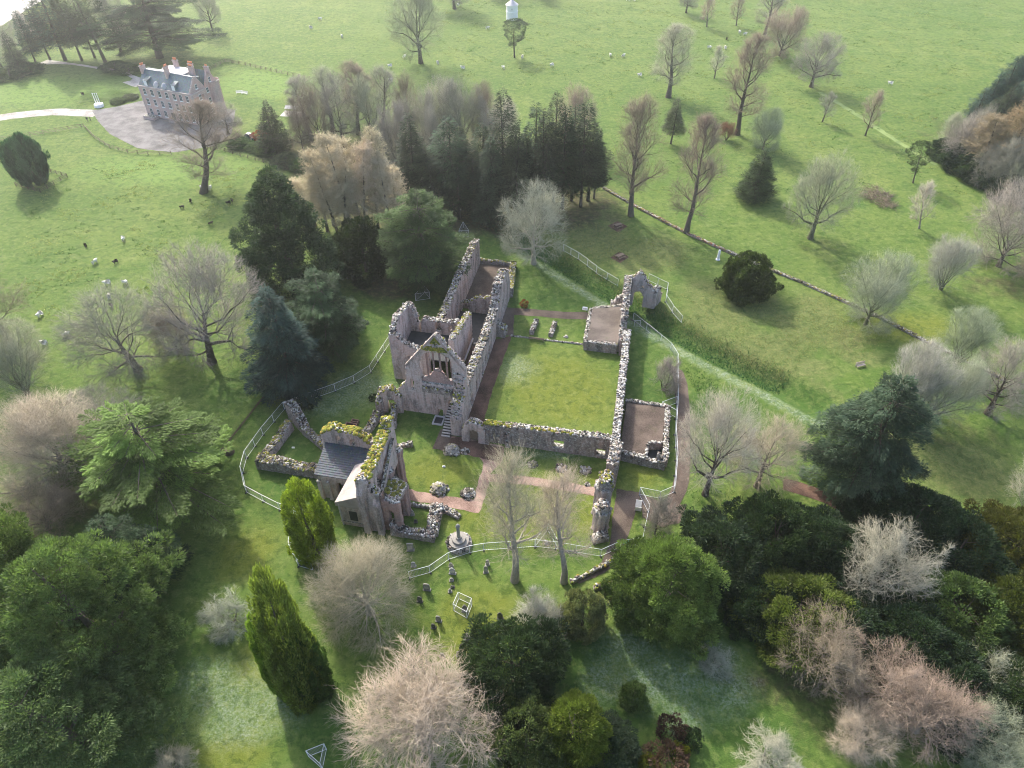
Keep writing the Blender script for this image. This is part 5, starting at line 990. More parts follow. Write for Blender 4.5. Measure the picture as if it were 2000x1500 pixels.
tree('spruce_a', 'spruce_tree', 1160, 388, 248, 52, (.045, .075, .045), 'blue-green spruce at right end of dark block', 'bark')
tree('fir', 'fir_tree', 1472, 386, 292, 82, (.06, .085, .04), 'solitary dark pointed fir in open field above boundary wall', 'dkbark')
tree('yew_a', 'yew_tree', 1453, 572, 502, 94, (.045, .06, .016), 'solitary round yew by boundary wall', 'dkbark')
tree('irish_yew', 'yew_tree', 72, 360, 270, 84, (.035, .085, .045), 'dark egg-shaped clipped yew inside small square fence', 'dkbark', w=10, h=12.8)
tree('fir', 'fir_tree', 541, 298, 196, 66, (.04, .05, .022), 'dark pointed conifer near mansion garden shed', 'dkbark')
tree('redwood', 'redwood_tree', 582, 572, 335, 180, (.052, .078, .036), 'large dark conical conifer left of tan larches', 'dkbark')
tree('yew_b', 'yew_tree', 716, 530, 436, 110, (.032, .046, .012), 'dark yew between conical conifer and feathery cedar', 'dkbark')
tree('cedar_r', 'cedar_tree', 832, 560, 378, 165, (.085, .125, .045), 'feathery green cedar behind ruined vestry', 'bark')
tree('deodar', 'cedar_tree', 575, 765, 560, 150, (.040, .075, .060), 'blue-green drooping cedar outside fence', 'dkbark')
tree('cedar_r', 'cedar_tree', 648, 690, 535, 165, (.055, .090, .040), 'green cedar behind blue-green drooping one', 'bark')
tree('cedar_a', 'cedar_tree', 328, 962, 0, 0, (.135, .205, .042), 'bright green spreading cedar casting trunk shadow on lawn', 'bark', h=19, w=27.5)
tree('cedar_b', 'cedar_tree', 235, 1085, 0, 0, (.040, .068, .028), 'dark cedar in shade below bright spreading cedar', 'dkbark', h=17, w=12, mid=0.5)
tree('giant', 'redwood_tree', 160, 1190, 0, 0, (.115, .16, .05), 'massive green conifer at lower left edge', 'bark', h=24, w=18.5, mid=0.5)
tree('giant', 'cedar_tree', 105, 1400, 0, 0, (.10, .145, .052), 'broad dark conifer in bottom left corner', 'bark', h=18, w=18, mid=0.5)
tree('giant', 'redwood_tree', -10, 1150, 0, 0, (.10, .135, .04), 'green conifer crown cut by left edge', 'bark', h=24, w=17, mid=0.5)
tree('cypress', 'cypress_tree', 622, 1086, 946, 80, (.22, .265, .035), 'bright yellow-green columnar cypress inside fence loop', 'bark')
tree('cypress', 'cypress_tree', 596, 1362, 1146, 84, (.18, .215, .045), 'tallest of three fused columnar cypresses at lower left', 'bark', lean=(0, 3))
tree('cypress', 'cypress_tree', 562, 1345, 1208, 56, 'bright', 'left stem of three fused columnar cypresses at lower left', 'bark')
tree('cypress', 'cypress_tree', 620, 1350, 1236, 70, (.07, .12, .03), 'dark right stem of three fused columnar cypresses at lower left', 'bark')
tree('cedar_r', 'cedar_tree', 1655, 962, 748, 215, (.055, .085, .048), 'big dark cedar beside dark earth path', 'dkbark')
tree('globe', 'yew_tree', 1305, 1145, 0, 0, (.11, .155, .040), 'large glossy green round yew by path corner', 'bark', h=14, w=14.5, mid=0.48)
for i, (x, y, h_, w_, c_, l_) in enumerate([(1405, 1112, 9, 13, 'dkyew', 'dark yew directly right of the glossy round yew'), (1500, 1085, 10, 13, 'yew', 'dark yew below tan bare tree at path'), (1580, 1100, 9.5, 12, 'dkyew', 'dark yew left of grey-white leaning tree'),
        (1555, 1240, 9, 14, (.09, .12, .022), 'lighter green yew above pink bare clump'), (1640, 1265, 8, 11, 'dkyew', 'dark yew behind pink bare clump'), (1765, 1050, 9, 13, 'dkyew', 'dark yew on far side of earth path end'), (1700, 1020, 8, 10, 'dkyew', 'dark low yew at foot of big cedar'),
        (1850, 1110, 9, 13, 'dkyew', 'very dark yew right of grey-white leaning tree'), (1950, 1100, 9, 13, (.075, .075, .012), 'yellow-tinged yew at right edge'), (1850, 1230, 9, 13, 'green', 'green yew in right thicket above grey-green bare tree'), (1760, 1290, 9, 12, 'dkyew', 'dark yew right of pink bare clump'),
        (1960, 1230, 9, 12, (.06, .075, .012), 'olive yew cut by right edge'), (2010, 1160, 8, 9, 'gold', 'golden yew cut by right edge'), (1850, 1390, 8, 11, 'dkyew', 'dark yew behind bottom right corner tree'), (1990, 1400, 8, 11, 'yew', 'dark yew at right edge near bottom'), (1480, 1210, 7, 9, 'dkyew', 'low dark yew between round yew and lighter yew'), (1690, 1130, 7, 9, 'dkyew', 'dark yew at foot of grey-white leaning tree')]):
    tree('yew_a' if i % 2 else 'yew_b', 'yew_tree', x, y, 0, 0, c_, l_, 'dkbark', h=h_, w=w_)
tree('yew_b', 'yew_tree', 1003, 1300, 0, 0, (.042, .066, .026), 'dark feathery yew under grey thorn at bottom centre', 'dkbark', h=10.5, w=12, mid=0.45)
tree('laurel', 'holly_tree', 1030, 1440, 0, 0, (.085, .11, .04), 'glossy green holly at bottom edge left of golden conifer', 'bark', h=9, w=9, mid=0.5)
tree('cypress', 'conifer_tree', 1122, 1425, 0, 0, (.14, .17, .030), 'golden-green rounded conifer at bottom edge', 'bark', h=10.5, w=7.2, mid=0.5)
tree('laurel', 'laurel_tree', 1140, 1195, 0, 0, (.24, .24, .11), 'pale olive rounded evergreen left of glossy round yew', 'bark', h=8, w=6.2, mid=0.5)
tree('sapling', 'young_yew', 1234, 1372, 0, 0, 'green', 'small lone evergreen on snowdrop lawn', 'bark', h=5.2, w=3.4)
tree('tangle', 'bare_shrub', 1400, 1300, 0, 0, 'silver', 'faint silvery shrub on lawn right of lone small evergreen', 'bark', h=3.5, w=5.5, cat='shrub')
tree('shrub', 'shrub', 1300, 1492, 0, 0, (.13, .08, .055), 'brown weeping shrub at bottom edge', 'bark', h=3.4, w=4.2, cat='shrub')
tree('shrub', 'shrub', 1326, 1478, 0, 0, 'gold', 'golden shrub beside brown weeping one at bottom edge', 'bark', h=2.4, w=2.2, cat='shrub')
tree('shrub', 'shrub', 1268, 1502, 0, 0, 'gold', 'yellow shrub left of brown weeping one at bottom edge', 'bark', h=2.0, w=2.4, cat='shrub')
tree('shrub', 'shrub', 1345, 1450, 0, 0, 'dkyew', 'dark shrub right of brown weeping one', 'dkbark', h=2.6, w=2.6, cat='shrub')
tree('shrub', 'shrub', 1310, 1438, 0, 0, (.06, .035, .03), 'dark reddish shrub above brown weeping one', 'dkbark', h=2.8, w=3.6, cat='shrub')
tree('yew_a', 'shrub', 1170, 1480, 0, 0, 'dkyew', 'low dark evergreen right of golden-green conifer', 'dkbark', h=3.5, w=9, cat='shrub')
tree('shrub', 'shrub', 603, 797, 0, 0, 'dkyew', 'dark round bush inside fence beside blue-green cedar', 'dkbark', h=1.7, w=1.8, cat='shrub')
tree('shrub', 'shrub', 730, 781, 0, 0, 'dkyew', 'small dark bush on lawn left of ruined vestry', 'dkbark', h=1.3, w=1.4, cat='shrub')
tree('shrub', 'shrub', 1024, 598, 0, 0, 'rust', 'small reddish bush above cloister path', 'dkbark', h=1.5, w=1.6, cat='shrub')
tree('dome_b', 'bare_shrub', 1418, 274, 240, 46, (.20, .09, .06), 'rusty red bush at foot of tall ragged brown tree', 'dkbark', cat='shrub')
# mansion side, top left
tree('cedar_a', 'cedar_tree', 312, 112, -42, 205, (.045, .075, .036), 'wide dark cedar behind mansion', 'dkbark')
tree('pine', 'pine_tree', 206, 122, -70, 90, (.06, .075, .04), 'tall leaning pine left of wide dark cedar', 'dkbark', lean=(0, -8))
for i, (x, y, t, w, k, c_) in enumerate([(128, 118, -72, 92, 'spruce_a', 'blue'), (70, 122, 12, 44, 'spruce_a', 'blue'), (160, 118, -18, 60, 'spruce_b', 'spruce'), (42, 142, 60, 44, 'spruce_a', 'spruce'), (185, 112, -30, 56, 'spruce_b', 'spruce'), (98, 116, -10, 50, 'spruce_b', 'spruce')]):
    tree(k, 'spruce_tree', x, y, t, w, c_, ['tall blue-dark spruce above mansion forecourt at top left', 'narrow dark spruce at left of mansion conifers', 'brownish spruce right of tall blue-dark one', 'small spruce at lower left of mansion conifers', 'spruce nearest the leaning pine', 'spruce behind the narrow dark one'][i], 'dkbark')
for i, (x, y, t, w) in enumerate([(238, 104, -40, 90), (20, 104, 30, 60), (62, 88, 20, 70), (4, 132, 62, 46), (415, 60, -40, 60)]):
    tree('oak_b' if i % 2 else 'oak_a', B, x, y, t, w, 'grey', ['bare tree between leaning pine and wide cedar', 'bare tree on river bank at left edge', 'bare tree on river bank behind narrow spruce', 'bare tree cut by left edge below river', 'bare tree right of wide dark cedar'][i], 'dkbark')
for i, (x, y, w_, h_) in enumerate([(225, 135, 10, 2.2), (252, 140, 9, 2), (20, 150, 12, 3), (60, 140, 10, 2.5), (230, 200, 5, 1.2), (255, 192, 5, 1.2), (470, 285, 7, 2.2), (505, 292, 7, 2), (560, 318, 8, 2.2), (590, 330, 7, 2.5), (520, 300, 6, 2)]):
    tree('laurel', 'shrub', x, y, 0, 0, [(.06, .10, .035), (.08, .12, .04), (.10, .12, .06)][i % 3], ['low shrub bed behind mansion, left part', 'low shrub bed behind mansion, right part', 'green shrub mass at left edge below conifers', 'green shrub mass under mansion conifers', 'low planting left along drive edge', 'low planting nearest mansion corner along drive edge', 'shrub beside dark parked car', 'shrub between car and pointed conifer', 'shrub right of pointed conifer foot', 'shrub at foot of larches near garden', 'shrub left of pointed conifer foot'][i], 'bark', h=h_, w=w_, cat='shrub')
tree('dome_b', 'bare_shrub', 595, 262, 225, 60, 'brown', 'reddish-brown undergrowth under grey grove', 'dkbark', cat='shrub')
tree('shrub', 'shrub', 508, 272, 0, 0, 'rust', 'red leafless hedge bush behind dark car', 'dkbark', h=2.4, w=4.5, cat='shrub')
tree('oak_b', B, 446, 262, 200, 70, 'grey', 'small bare tree at mansion corner beside garden table', 'dkbark')
# right wood edge
for i, (x, y, t, w, k, c_) in enumerate([(1862, 290, 238, 40, 'fir', 'blue'), (1878, 272, 202, 42, 'spruce_a', 'blue'), (1893, 255, 170, 46, 'spruce_c', (.06, .09, .075)), (1908, 242, 182, 44, 'spruce_a', 'spruce'), (1922, 228, 142, 50, 'spruce_b', 'blue'), (1938, 214, 150, 46, 'spruce_a', (.06, .085, .06)), (1952, 202, 108, 52, 'spruce_c', 'blue'), (1968, 190, 120, 48, 'spruce_a', 'blue'), (1984, 176, 78, 54, 'spruce_b', (.06, .09, .075)), (2004, 160, 66, 54, 'spruce_a', 'blue'),
        (1915, 275, 190, 54, 'spruce_c', 'spruce'), (1945, 258, 160, 56, 'spruce_b', 'spruce'), (1975, 240, 150, 56, 'spruce_c', 'blue'), (2005, 225, 120, 60, 'spruce_a', 'spruce'), (1895, 352, 300, 56, 'fir', 'dkyew')]):
    tree(k, 'spruce_tree', x, y, t, w, c_, ordinal(i) + ' dark conifer along edge of wood at upper right', 'dkbark', group='conifers of the upper right wood')
for i, (x, y, t, w, k, c_) in enumerate([(1870, 318, 225, 95, 'gnarl', 'grey'), (1905, 340, 225, 100, 'larch', (.30, .24, .15)), (1945, 350, 190, 110, 'larch', (.34, .25, .145)), (1985, 352, 180, 110, 'larch', (.34, .25, .145)), (1850, 300, 225, 80, 'dome_b', 'greygreen'), (1960, 372, 260, 110, 'gnarl', 'grey'), (2000, 392, 280, 110, 'gnarl', 'greygreen'), (1920, 362, 280, 80, 'gnarl', 'grey'), (1895, 300, 205, 70, 'gnarl', 'grey')]):
    tree(k, 'larch_tree' if k == 'larch' else B, x, y, t, w, c_, ordinal(i) + (' orange-brown larch' if k == 'larch' else ' grey twiggy tree') + ' in wood at upper right', 'bark', group='broadleaf and larch of the upper right wood')
for i, (x, y, w_, h_) in enumerate([(1860, 322, 10, 6), (1890, 342, 10, 6), (1925, 362, 9, 5), (1965, 385, 10, 6), (1840, 306, 8, 5)]):
    tree('yew_b', 'yew_tree', x, y, 0, 0, 'dkyew', ordinal(i) + ' low dark evergreen from left under edge of upper right wood', 'dkbark', h=h_, w=w_, group='understorey of the upper right wood')

# ================================================================== steel barrier fence panels
M['steel'] = plain('galvanised_rail', (.62, .65, .67), .45, .4, .08, 4); M['mesh'] = plain('wire_mesh', (.22, .24, .25), .6, .3, .1, 4); M['rubber'] = plain('black_rubber_block', (.03, .03, .035), .8, .2, .2, 4)
H_P = 1.95; FRAME = MB().bar((0, 0, 0), (1, 0, 0), .046, .046).mesh('rail'); up_ = MB().bar((0, 0, .05), (0, 0, H_P), .055, .055).mesh('upright')
ms = MB()
for k in range(1, 14): ms.bar((k / 14, 0, .16), (k / 14, 0, H_P - .03), .003, .010)
for k in range(1, 4): ms.bar((0, 0, .16 + k * .45), (1, 0, .16 + k * .45), .010, .010)
MESH = ms.mesh('mesh_infill'); FOOT = MB().prism([(-.34, 0), (.34, 0), (.28, .15), (-.28, .15)], -.11, .11, True).mesh('foot_block')
def panels(pts, label, group, maxl=3.5, feet=True):
    P = [G(*p) for p in pts]; seg = []
    for a, b in zip(P[:-1], P[1:]):
        k = max(1, int(round((b - a).length / maxl))); seg += [(a.lerp(b, j / k), a.lerp(b, (j + 1) / k)) for j in range(k)]
    n = len(seg)
    for i, (a, b) in enumerate(seg):
        d = b - a; L = d.length - .05; z = ground_z(a.x, a.y); za = ground_z((a.x + b.x) / 2, (a.y + b.y) / 2)
        t = thing('steel_barrier', (label % ordinal(i)) if n > 1 else label.replace('%s ', ''), 'barrier', (a.x, a.y, max(z, za)), math.atan2(d.y, d.x), group)
        
        for zr in (.14, H_P): r = link('rail', FRAME, M['steel'], t, Vector((0, 0, zr))); r.scale = (L, 1, 1)
        m = link('mesh_infill', MESH, M['mesh'], t); m.scale = (L, 1, 1); m['kind'] = 'stuff'
        link('upright', up_, M['steel'], t); u = link('upright', up_, M['steel'], t); u.location.x = L
        if feet: link('foot_block', FOOT, M['rubber'], t)
panels([(763, 668), (724, 728), (692, 748), (655, 764), (610, 780), (556, 800), (514, 850), (482, 895), (474, 925), (482, 962), (515, 980), (547, 996), (580, 1006)], '%s steel fence panel counted from ruined vestry round the left loop', 'left fence loop')
panels([(580, 1008), (569, 1040), (568, 1075), (584, 1106), (612, 1114)], '%s steel fence panel counted down beside bright columnar cypress', 'fence by the cypress')
panels([(569, 1066), (601, 1063)], 'steel brace panel set square behind bright columnar cypress', 'fence braces'); panels([(584, 1102), (606, 1084)], 'slanting steel brace panel below bright columnar cypress', 'fence braces')
panels([(800, 1130), (840, 1119), (877, 1093), (918, 1080), (945, 1075), (1045, 1068), (1085, 1072), (1125, 1079), (1173, 1087), (1211, 1070), (1250, 1064)], '%s steel fence panel from left along graveyard edge', 'graveyard fence')
panels([(1046, 1067), (1069, 1036)], 'left leg of the steel brace wedge between two tall pale trees', 'fence braces'); panels([(1070, 1036), (1090, 1072)], 'right leg of the steel brace wedge between two tall pale trees', 'fence braces')
panels([(1253, 1062), (1266, 1000), (1248, 966)], '%s steel fence panel upward from green round yew beside white sign', 'fence by the white sign')
panels([(1249, 966), (1288, 974), (1316, 962), (1321, 900), (1318, 850), (1322, 790), (1322, 730), (1322, 705), (1309, 684), (1290, 668), (1262, 645), (1236, 624)], '%s steel fence panel going up along right-hand gravel path', 'right path fence')
panels([(1320, 816), (1291, 800)], 'lower leg of steel brace wedge at gravel-topped cell', 'fence braces'); panels([(1291, 799), (1321, 788)], 'upper leg of steel brace wedge at gravel-topped cell', 'fence braces')
panels([(1238, 640), (1250, 640)], 'short steel panel closing gap beside refectory', 'fence braces')
panels([(1100, 488), (1130, 505), (1165, 530), (1207, 555)], '%s steel fence panel from left along far bank of ditch', 'ditch fence')
panels([(1266, 548), (1303, 566), (1300, 590), (1313, 610), (1331, 630)], '%s steel fence panel right of arched refectory gable', 'fence right of the refectory gable')
panels([(886, 1193), (896, 1170), (922, 1182), (912, 1208), (886, 1193)], '%s side of small square steel enclosure round a leaning gravestone', 'square enclosure', 9, False)
panels([(603, 1478), (638, 1464), (630, 1502), (603, 1478)], '%s side of small triangular steel enclosure at bottom edge', 'triangular enclosure', 9, False)
panels([(897, 463), (905, 446), (916, 463), (897, 463)], '%s side of small steel triangle at top end of ditch', 'triangle at the ditch head', 9, False)
panels([(812, 588), (830, 572), (840, 584), (812, 588)], '%s side of steel triangle under feathery cedar', 'triangle under the cedar', 9, False)
sg = MB().box(-.45, .45, -.03, .03, .9, 1.5).build('fence_sign', plain('green_notice', (.05, .38, .27), .5, .3, .1), None, G(1221, 1067), .15); tag(sg, 'small green notice on fence across gravel path', 'sign')
sg.location.y -= .07

# ================================================================== timber fences round the mansion and yew
WRAIL = {k: MB().bar((0, 0, 0), (1, 0, 0), .055, .09).mesh('rail') for k in ('wood', 'darkwood')}
def timber_fence(pts, label, step=2.6, h=1.15, closed=False, mat='wood', name='timber_fence'):
    P = [G(*p) for p in pts]
    if closed: P.append(P[0].copy())
    t = thing(name, label, 'fence', P[0]); o = P[0]; post = None
    for a, b in zip(P[:-1], P[1:]):
        k = max(1, int((b - a).length / step)); ang = math.atan2((b - a).y, (b - a).x)
        for j in range(k):
            q = a.lerp(b, j / k) - o; e = a.lerp(b, (j + 1) / k) - o
            if post is None: post = MB().box(-.07, .07, -.07, .07, -.1, h + .12).mesh('post')
            po = link('post', post, M[mat], t, q); po.rotation_euler[2] = ang
            for zf in (1.0, .62, .28): rl = link('rail', WRAIL[mat], M[mat], t, q + Vector((0, 0, h * zf)), ang); rl.scale = ((e - q).length, 1, 1)
    link('post', post, M[mat], t, P[-1] - o); return t
timber_fence([(-25, 284), (0, 275), (60, 266), (110, 258), (160, 249)], 'timber post and rail fence from left edge to gravel sweep')
timber_fence([(164, 248), (185, 270), (215, 289), (250, 299), (290, 303), (335, 302)], 'curved timber fence round lower edge of gravel sweep')
timber_fence([(425, 292), (470, 306), (530, 322), (585, 340)], 'timber fence running from leaning tree to larches', mat='darkwood')
timber_fence([(412, 136), (441, 121), (480, 128), (530, 140), (606, 156)], 'timber fence bounding bright mansion lawn')
timber_fence([(32, 364), (80, 376), (132, 346), (90, 334)], 'small square timber fence round egg-shaped yew', 2.2, 1.1, True, 'darkwood')
timber_fence([(430, 885), (470, 835), (505, 790), (528, 762)], 'thin dark garden fence line under blue-green cedar', 3.5, .5, False, 'darkwood')
# low boundary wall crossing the park
BWl = thing('boundary_wall', 'long low dark boundary wall crossing park above ditch', 'wall')
bp = [(1178, 368), (1238, 402), (1290, 430), (1345, 458), (1420, 492), (1500, 526), (1560, 550), (1640, 586), (1720, 622), (1800, 664), (1870, 698), (1960, 742)]
for i, (a, b) in enumerate(zip(bp[:-1], bp[1:])):
    pa, pb = inuv(G(*a)), inuv(G(*b)); Lw = math.hypot(pb[0] - pa[0], pb[1] - pa[1])
    wall('wall_length', pa, pb, .7, [(0, .45), (Lw, .45)], BWl, mat='redstone' if i in (1, 2, 3) else 'rubble', caps=.7, moss=.5, jag=.12, cell=.5, cappal=[(.30, .12, .08), (.2, .1, .07), (.12, .09, .07)] if i in (1, 2, 3) else [(.12, .10, .08), (.07, .06, .05), (.2, .18, .15)])

# ================================================================== graveyard
M['headstone'] = tone_mat('weathered_headstone', .9, .5, 4.0, .35)
def headstone(x, y, h, w, kind, tone, label, rot=0.0, tilt=0.0):
    mb = MB(); mb.tone = tone + (1,); d = .16
    if kind == 'round': pts = [(-w / 2, -.2), (w / 2, -.2), (w / 2, h * .75)] + [(w / 2 * math.cos(a), h * .75 + h * .25 * math.sin(a)) for a in np.linspace(.3, PI - .3, 6)] + [(-w / 2, h * .75)]
    elif kind == 'shoulder': pts = [(-w / 2, -.2), (w / 2, -.2), (w / 2, h * .72), (w * .3, h * .8), (w * .22, h * .95), (0, h), (-w * .22, h * .95), (-w * .3, h * .8), (-w / 2, h * .72)]
    else: pts = [(-w / 2, -.2), (w / 2, -.2), (w / 2, h * .96), (0, h), (-w / 2, h * .96)]
    t = thing('gravestone', label, 'gravestone', G(x, y), rot, 'gravestones in the near graveyard'); t.rotation_euler[0] = tilt
    mb.prism(pts, -d / 2, d / 2).build('slab', M['headstone'], t)
    b = MB(); b.tone = tuple(x_ * .8 for x_ in tone) + (1,); b.box(-w / 2 - .12, w / 2 + .12, -.24, .24, -.2, .14).build('plinth', M['headstone'], t)
    mo = MB(); mo.tone = tuple(min(1, x_ * 1.35) for x_ in tone) + (1,); mo.prism([(-w * .36, h * .22), (w * .36, h * .22), (w * .36, h * .62), (-w * .36, h * .62)], -d / 2 - .03, -d / 2 - .001).build('inscription_panel', M['headstone'], t)
    return t
gy, dk, pl_ = (.30, .29, .25), (.11, .105, .095), (.45, .44, .40)
for q in [(884, 1120, 1.7, .9, 'shoulder', pl_, 'pale shouldered gravestone at head of short column below fence'), (881, 1106, 1.0, .5, 'round', gy, 'small gravestone just behind pale shouldered one'), (882, 1134, .7, .5, 'round', gy, 'low gravestone directly below pale shouldered one'),
          (884, 1147, .5, .4, 'round', dk, 'tiny dark gravestone lower in the short column'), (879, 1156, .8, .4, 'round', gy, 'lowest gravestone of the short column below fence'), (949, 1118, 1.7, .6, 'round', gy, 'grey gravestone left of two tall pale trees'), (952, 1103, 1.3, .5, 'round', gy, 'slim gravestone behind grey one left of tall pale trees'),
          (834, 1152, 1.9, 1.0, 'round', gy, 'round-headed gravestone at edge of feathery beige tree'), (857, 1213, 1.7, .7, 'round', gy, 'taller gravestone of a pair left of square enclosure'), (847, 1226, 1.3, .55, 'round', dk, 'shorter gravestone of a pair left of square enclosure'),
          (908, 1194, 1.9, .75, 'shoulder', (.17, .165, .15), 'gravestone leaning inside small square steel enclosure'), (977, 1208, 2.0, .75, 'shoulder', dk, 'tall dark gravestone under grey thorn bush'), (903, 1266, 1.1, .6, 'round', dk, 'dark gravestone below urn tomb'), (896, 1280, 1.1, .55, 'round', gy, 'last gravestone below urn tomb'),
          (802, 1075, 1.9, 1.0, 'flat', gy, 'broad gravestone between feathery tree and rubble enclosure'), (808, 1106, 1.2, .6, 'round', pl_, 'pale gravestone at fence beside feathery tree'), (820, 1175, 1.2, .7, 'round', dk, 'dark gravestone half under feathery beige tree'), (864, 1282, 1.1, .6, 'round', gy, 'gravestone at upper twigs of huge pale beige tree'),
          (793, 1003, 1.0, .4, 'round', gy, 'left small gravestone inside rubble enclosure'), (806, 1006, 1.2, .45, 'shoulder', gy, 'middle small gravestone inside rubble enclosure'), (812, 1020, .8, .4, 'round', dk, 'lower small gravestone inside rubble enclosure')]:
    headstone(*q, rot=((q[0] * 13) % 10 - 5) * .05, tilt=((q[0] * 7) % 10 - 5) * .02)
t = thing('urn_tomb', 'dark square tomb topped by an urn in near graveyard', 'tomb', G(912, 1254))
for nm, pf in (('pedestal', [(.62, 0), (.62, .25), (.5, .3), (.5, 1.1), (.62, 1.15), (.62, 1.3)]), ('urn', [(.2, 1.3), (.12, 1.42), (.36, 1.75), (.3, 1.95), (.36, 2.0), (.1, 2.15)])):
    mb = MB(); mb.tone = (.13, .125, .115, 1); mb.lathe(pf, 4 if nm == 'pedestal' else 12, a0=PI / 4).build(nm, M['headstone'], t)
t = thing('stone_monument', 'slender carved shaft on round stepped rubble base beside fence', 'monument', G(897, 1062))
for nm, pf, n in (('stepped_base', [(2.1, -.1), (2.05, .5), (1.65, .55), (1.6, 1.0), (1.1, 1.05), (1.05, 1.5), (.5, 1.6), (.45, 1.9)], 16), ('shaft', [(.3, 1.9), (.24, 4.2), (.2, 4.25)], 6), ('capital', [(.2, 4.2), (.38, 4.5), (.38, 4.7), (.2, 5.1), (.05, 5.2)], 8)):
    mb = MB(); mb.tone = (.30, .28, .25, 1) if nm == 'stepped_base' else (.27, .275, .25, 1); mb.lathe(pf, n).build(nm, M['headstone'], t)
rg = random.Random(77)
stones('base_stones', [(rg.uniform(.9, 2.0) * math.cos(a), rg.uniform(.9, 2.0) * math.sin(a), rg.uniform(.3, .9)) for a in [rg.uniform(0, 6.28) for _ in range(110)]], t.children[0], rg, (.2, .5))
for i, (x, y, r, n, l_) in enumerate([(883, 880, 1.5, 120, 'broken pier base with dark rubble beside stair foot'), (908, 882, .7, 40, 'small rubble heap on red path beside stair'), (858, 956, 1.5, 130, 'mossy pier stump on lawn right of transept'), (914, 965, 1.2, 110, 'pale pier stump at bend of red path'),
                                   (1040, 908, .9, 60, 'pale pier base nearest nave wall, left of three'), (1096, 914, 1.0, 50, 'low pier base under nave wall, middle of three'), (1143, 919, 1.0, 50, 'low pier base under nave wall, right of three'), (1147, 946, .4, 14, 'tiny stone on lawn above nave red path'), (1105, 658, .4, 10, 'single round stone in refectory strip'), (1155, 628, 1.0, 50, 'rubble heap at corner of gravel-roofed store'), (1068, 1060, .5, 12, 'few stones near brace wedge')]):
    c = G(x, y); t = thing('pier_base' if r > .8 else 'stone_heap', l_, 'ruin', c); mb = MB(); tn = rg.choice([(.2, .18, .16), (.28, .26, .23)]); mb.tone = tn + (1,)
    hh = r * (.75 if r > 1.1 else .3); mb.lathe([(r * .9, -.1), (r * .85, hh * .45), (r * .45, hh * .9), (r * .1, hh)], 9).build('core', M['headstone'], t)
    pt = []
    for _ in range(n):
        a = rg.uniform(0, 6.28); q = math.sqrt(rg.uniform(0, 1)) * r; pt.append((q * math.cos(a), q * math.sin(a), hh * (1 - (q / r) ** 1.6) * .95))
    stones('loose_stones', pt, t, rg, (.2, .5), PAL if i % 2 else [(.3, .27, .2), (.2, .2, .08), (.1, .09, .08), (.42, .4, .36)])
for i, (x, y, L_, W_, l_) in enumerate([(686, 834, 2.2, 1.0, 'larger stone coffin behind mossy chapel wall'), (694, 826, 1.4, .7, 'smaller stone coffin behind mossy chapel wall')]):
    t = thing('stone_coffin', l_, 'coffin', G(x, y), -.25)
    for a0, a1, b0, b1 in ((-L_ / 2, L_ / 2, -W_ / 2, -W_ / 2 + .14), (-L_ / 2, L_ / 2, W_ / 2 - .14, W_ / 2), (-L_ / 2, -L_ / 2 + .14, -W_ / 2 + .14, W_ / 2 - .14), (L_ / 2 - .14, L_ / 2, -W_ / 2 + .14, W_ / 2 - .14)):
        mb = MB(); mb.tone = (.22, .13, .10, 1); mb.box(a0, a1, b0, b1, 0, .7).build('side', M['headstone'], t)
    mb = MB(); mb.tone = (.05, .04, .035, 1); mb.box(-L_ / 2 + .14, L_ / 2 - .14, -W_ / 2 + .14, W_ / 2 - .14, 0, .15).build('bottom', M['headstone'], t)

# ================================================================== benches, tables, signs
def bench(x, y, rot, label, L=1.9, mat='wood'):
    t = thing('bench', label, 'bench', G(x, y), rot)
    for k in range(4): MB().box(-L / 2, L / 2, -.28 + k * .15, -.16 + k * .15, .43, .47).build('slat', M[mat], t)
    for k in range(3): MB().box(-L / 2, L / 2, .33 + k * .03, .37 + k * .03, .55 + k * .16, .67 + k * .16).build('back_slat', M[mat], t)
    for sx in (-1, 1):
        for yy in (-.25, .3): MB().box(sx * L / 2 - .05, sx * L / 2 + .05, yy - .04, yy + .04, -.03, .43 if yy < 0 else 1.0).build('leg', M[mat], t)
    return t
bench(1048, 664, _A + PI, 'grey bench on lawn in front of short foundation walls', 3.0)
bench(1211, 755, _A + PI / 2 * 3, 'pale bench against cloister wall, upper of two', 2.2, 'quoin'); bench(1207, 806, _A + PI / 2 * 3, 'pale bench against cloister wall, lower of two', 3.0, 'quoin')
bench(1680, 716, .3, 'small bench by path below meadow dome trees', 1.9, 'quoin')
def picnic(x, y, rot, label):
    t = thing('picnic_table', label, 'table', G(x, y), rot)
    for k in range(5): MB().box(-1.0, 1.0, -.42 + k * .17, -.27 + k * .17, .72, .77).build('top_board', M['wood'], t)
    for s in (-1, 1):
        for k in range(2): MB().box(-1.0, 1.0, s * .78 - .14 + k * .15, s * .78 - .02 + k * .15, .42, .47).build('seat_board', M['wood'], t)
    for sx in (-.75, .75):
        f = MB(); f.bar((sx, -.75, 0), (sx, -.25, .74), .08, .1).bar((sx, .75, 0), (sx, .25, .74), .08, .1).bar((sx, -.85, .4), (sx, .85, .4), .08, .09).build('leg_frame', M['wood'], t)
picnic(1207, 443, .5, 'picnic table on dark square base nearer the tall limes'); picnic(1211, 503, .6, 'picnic table on dark square base nearer the refectory gable')
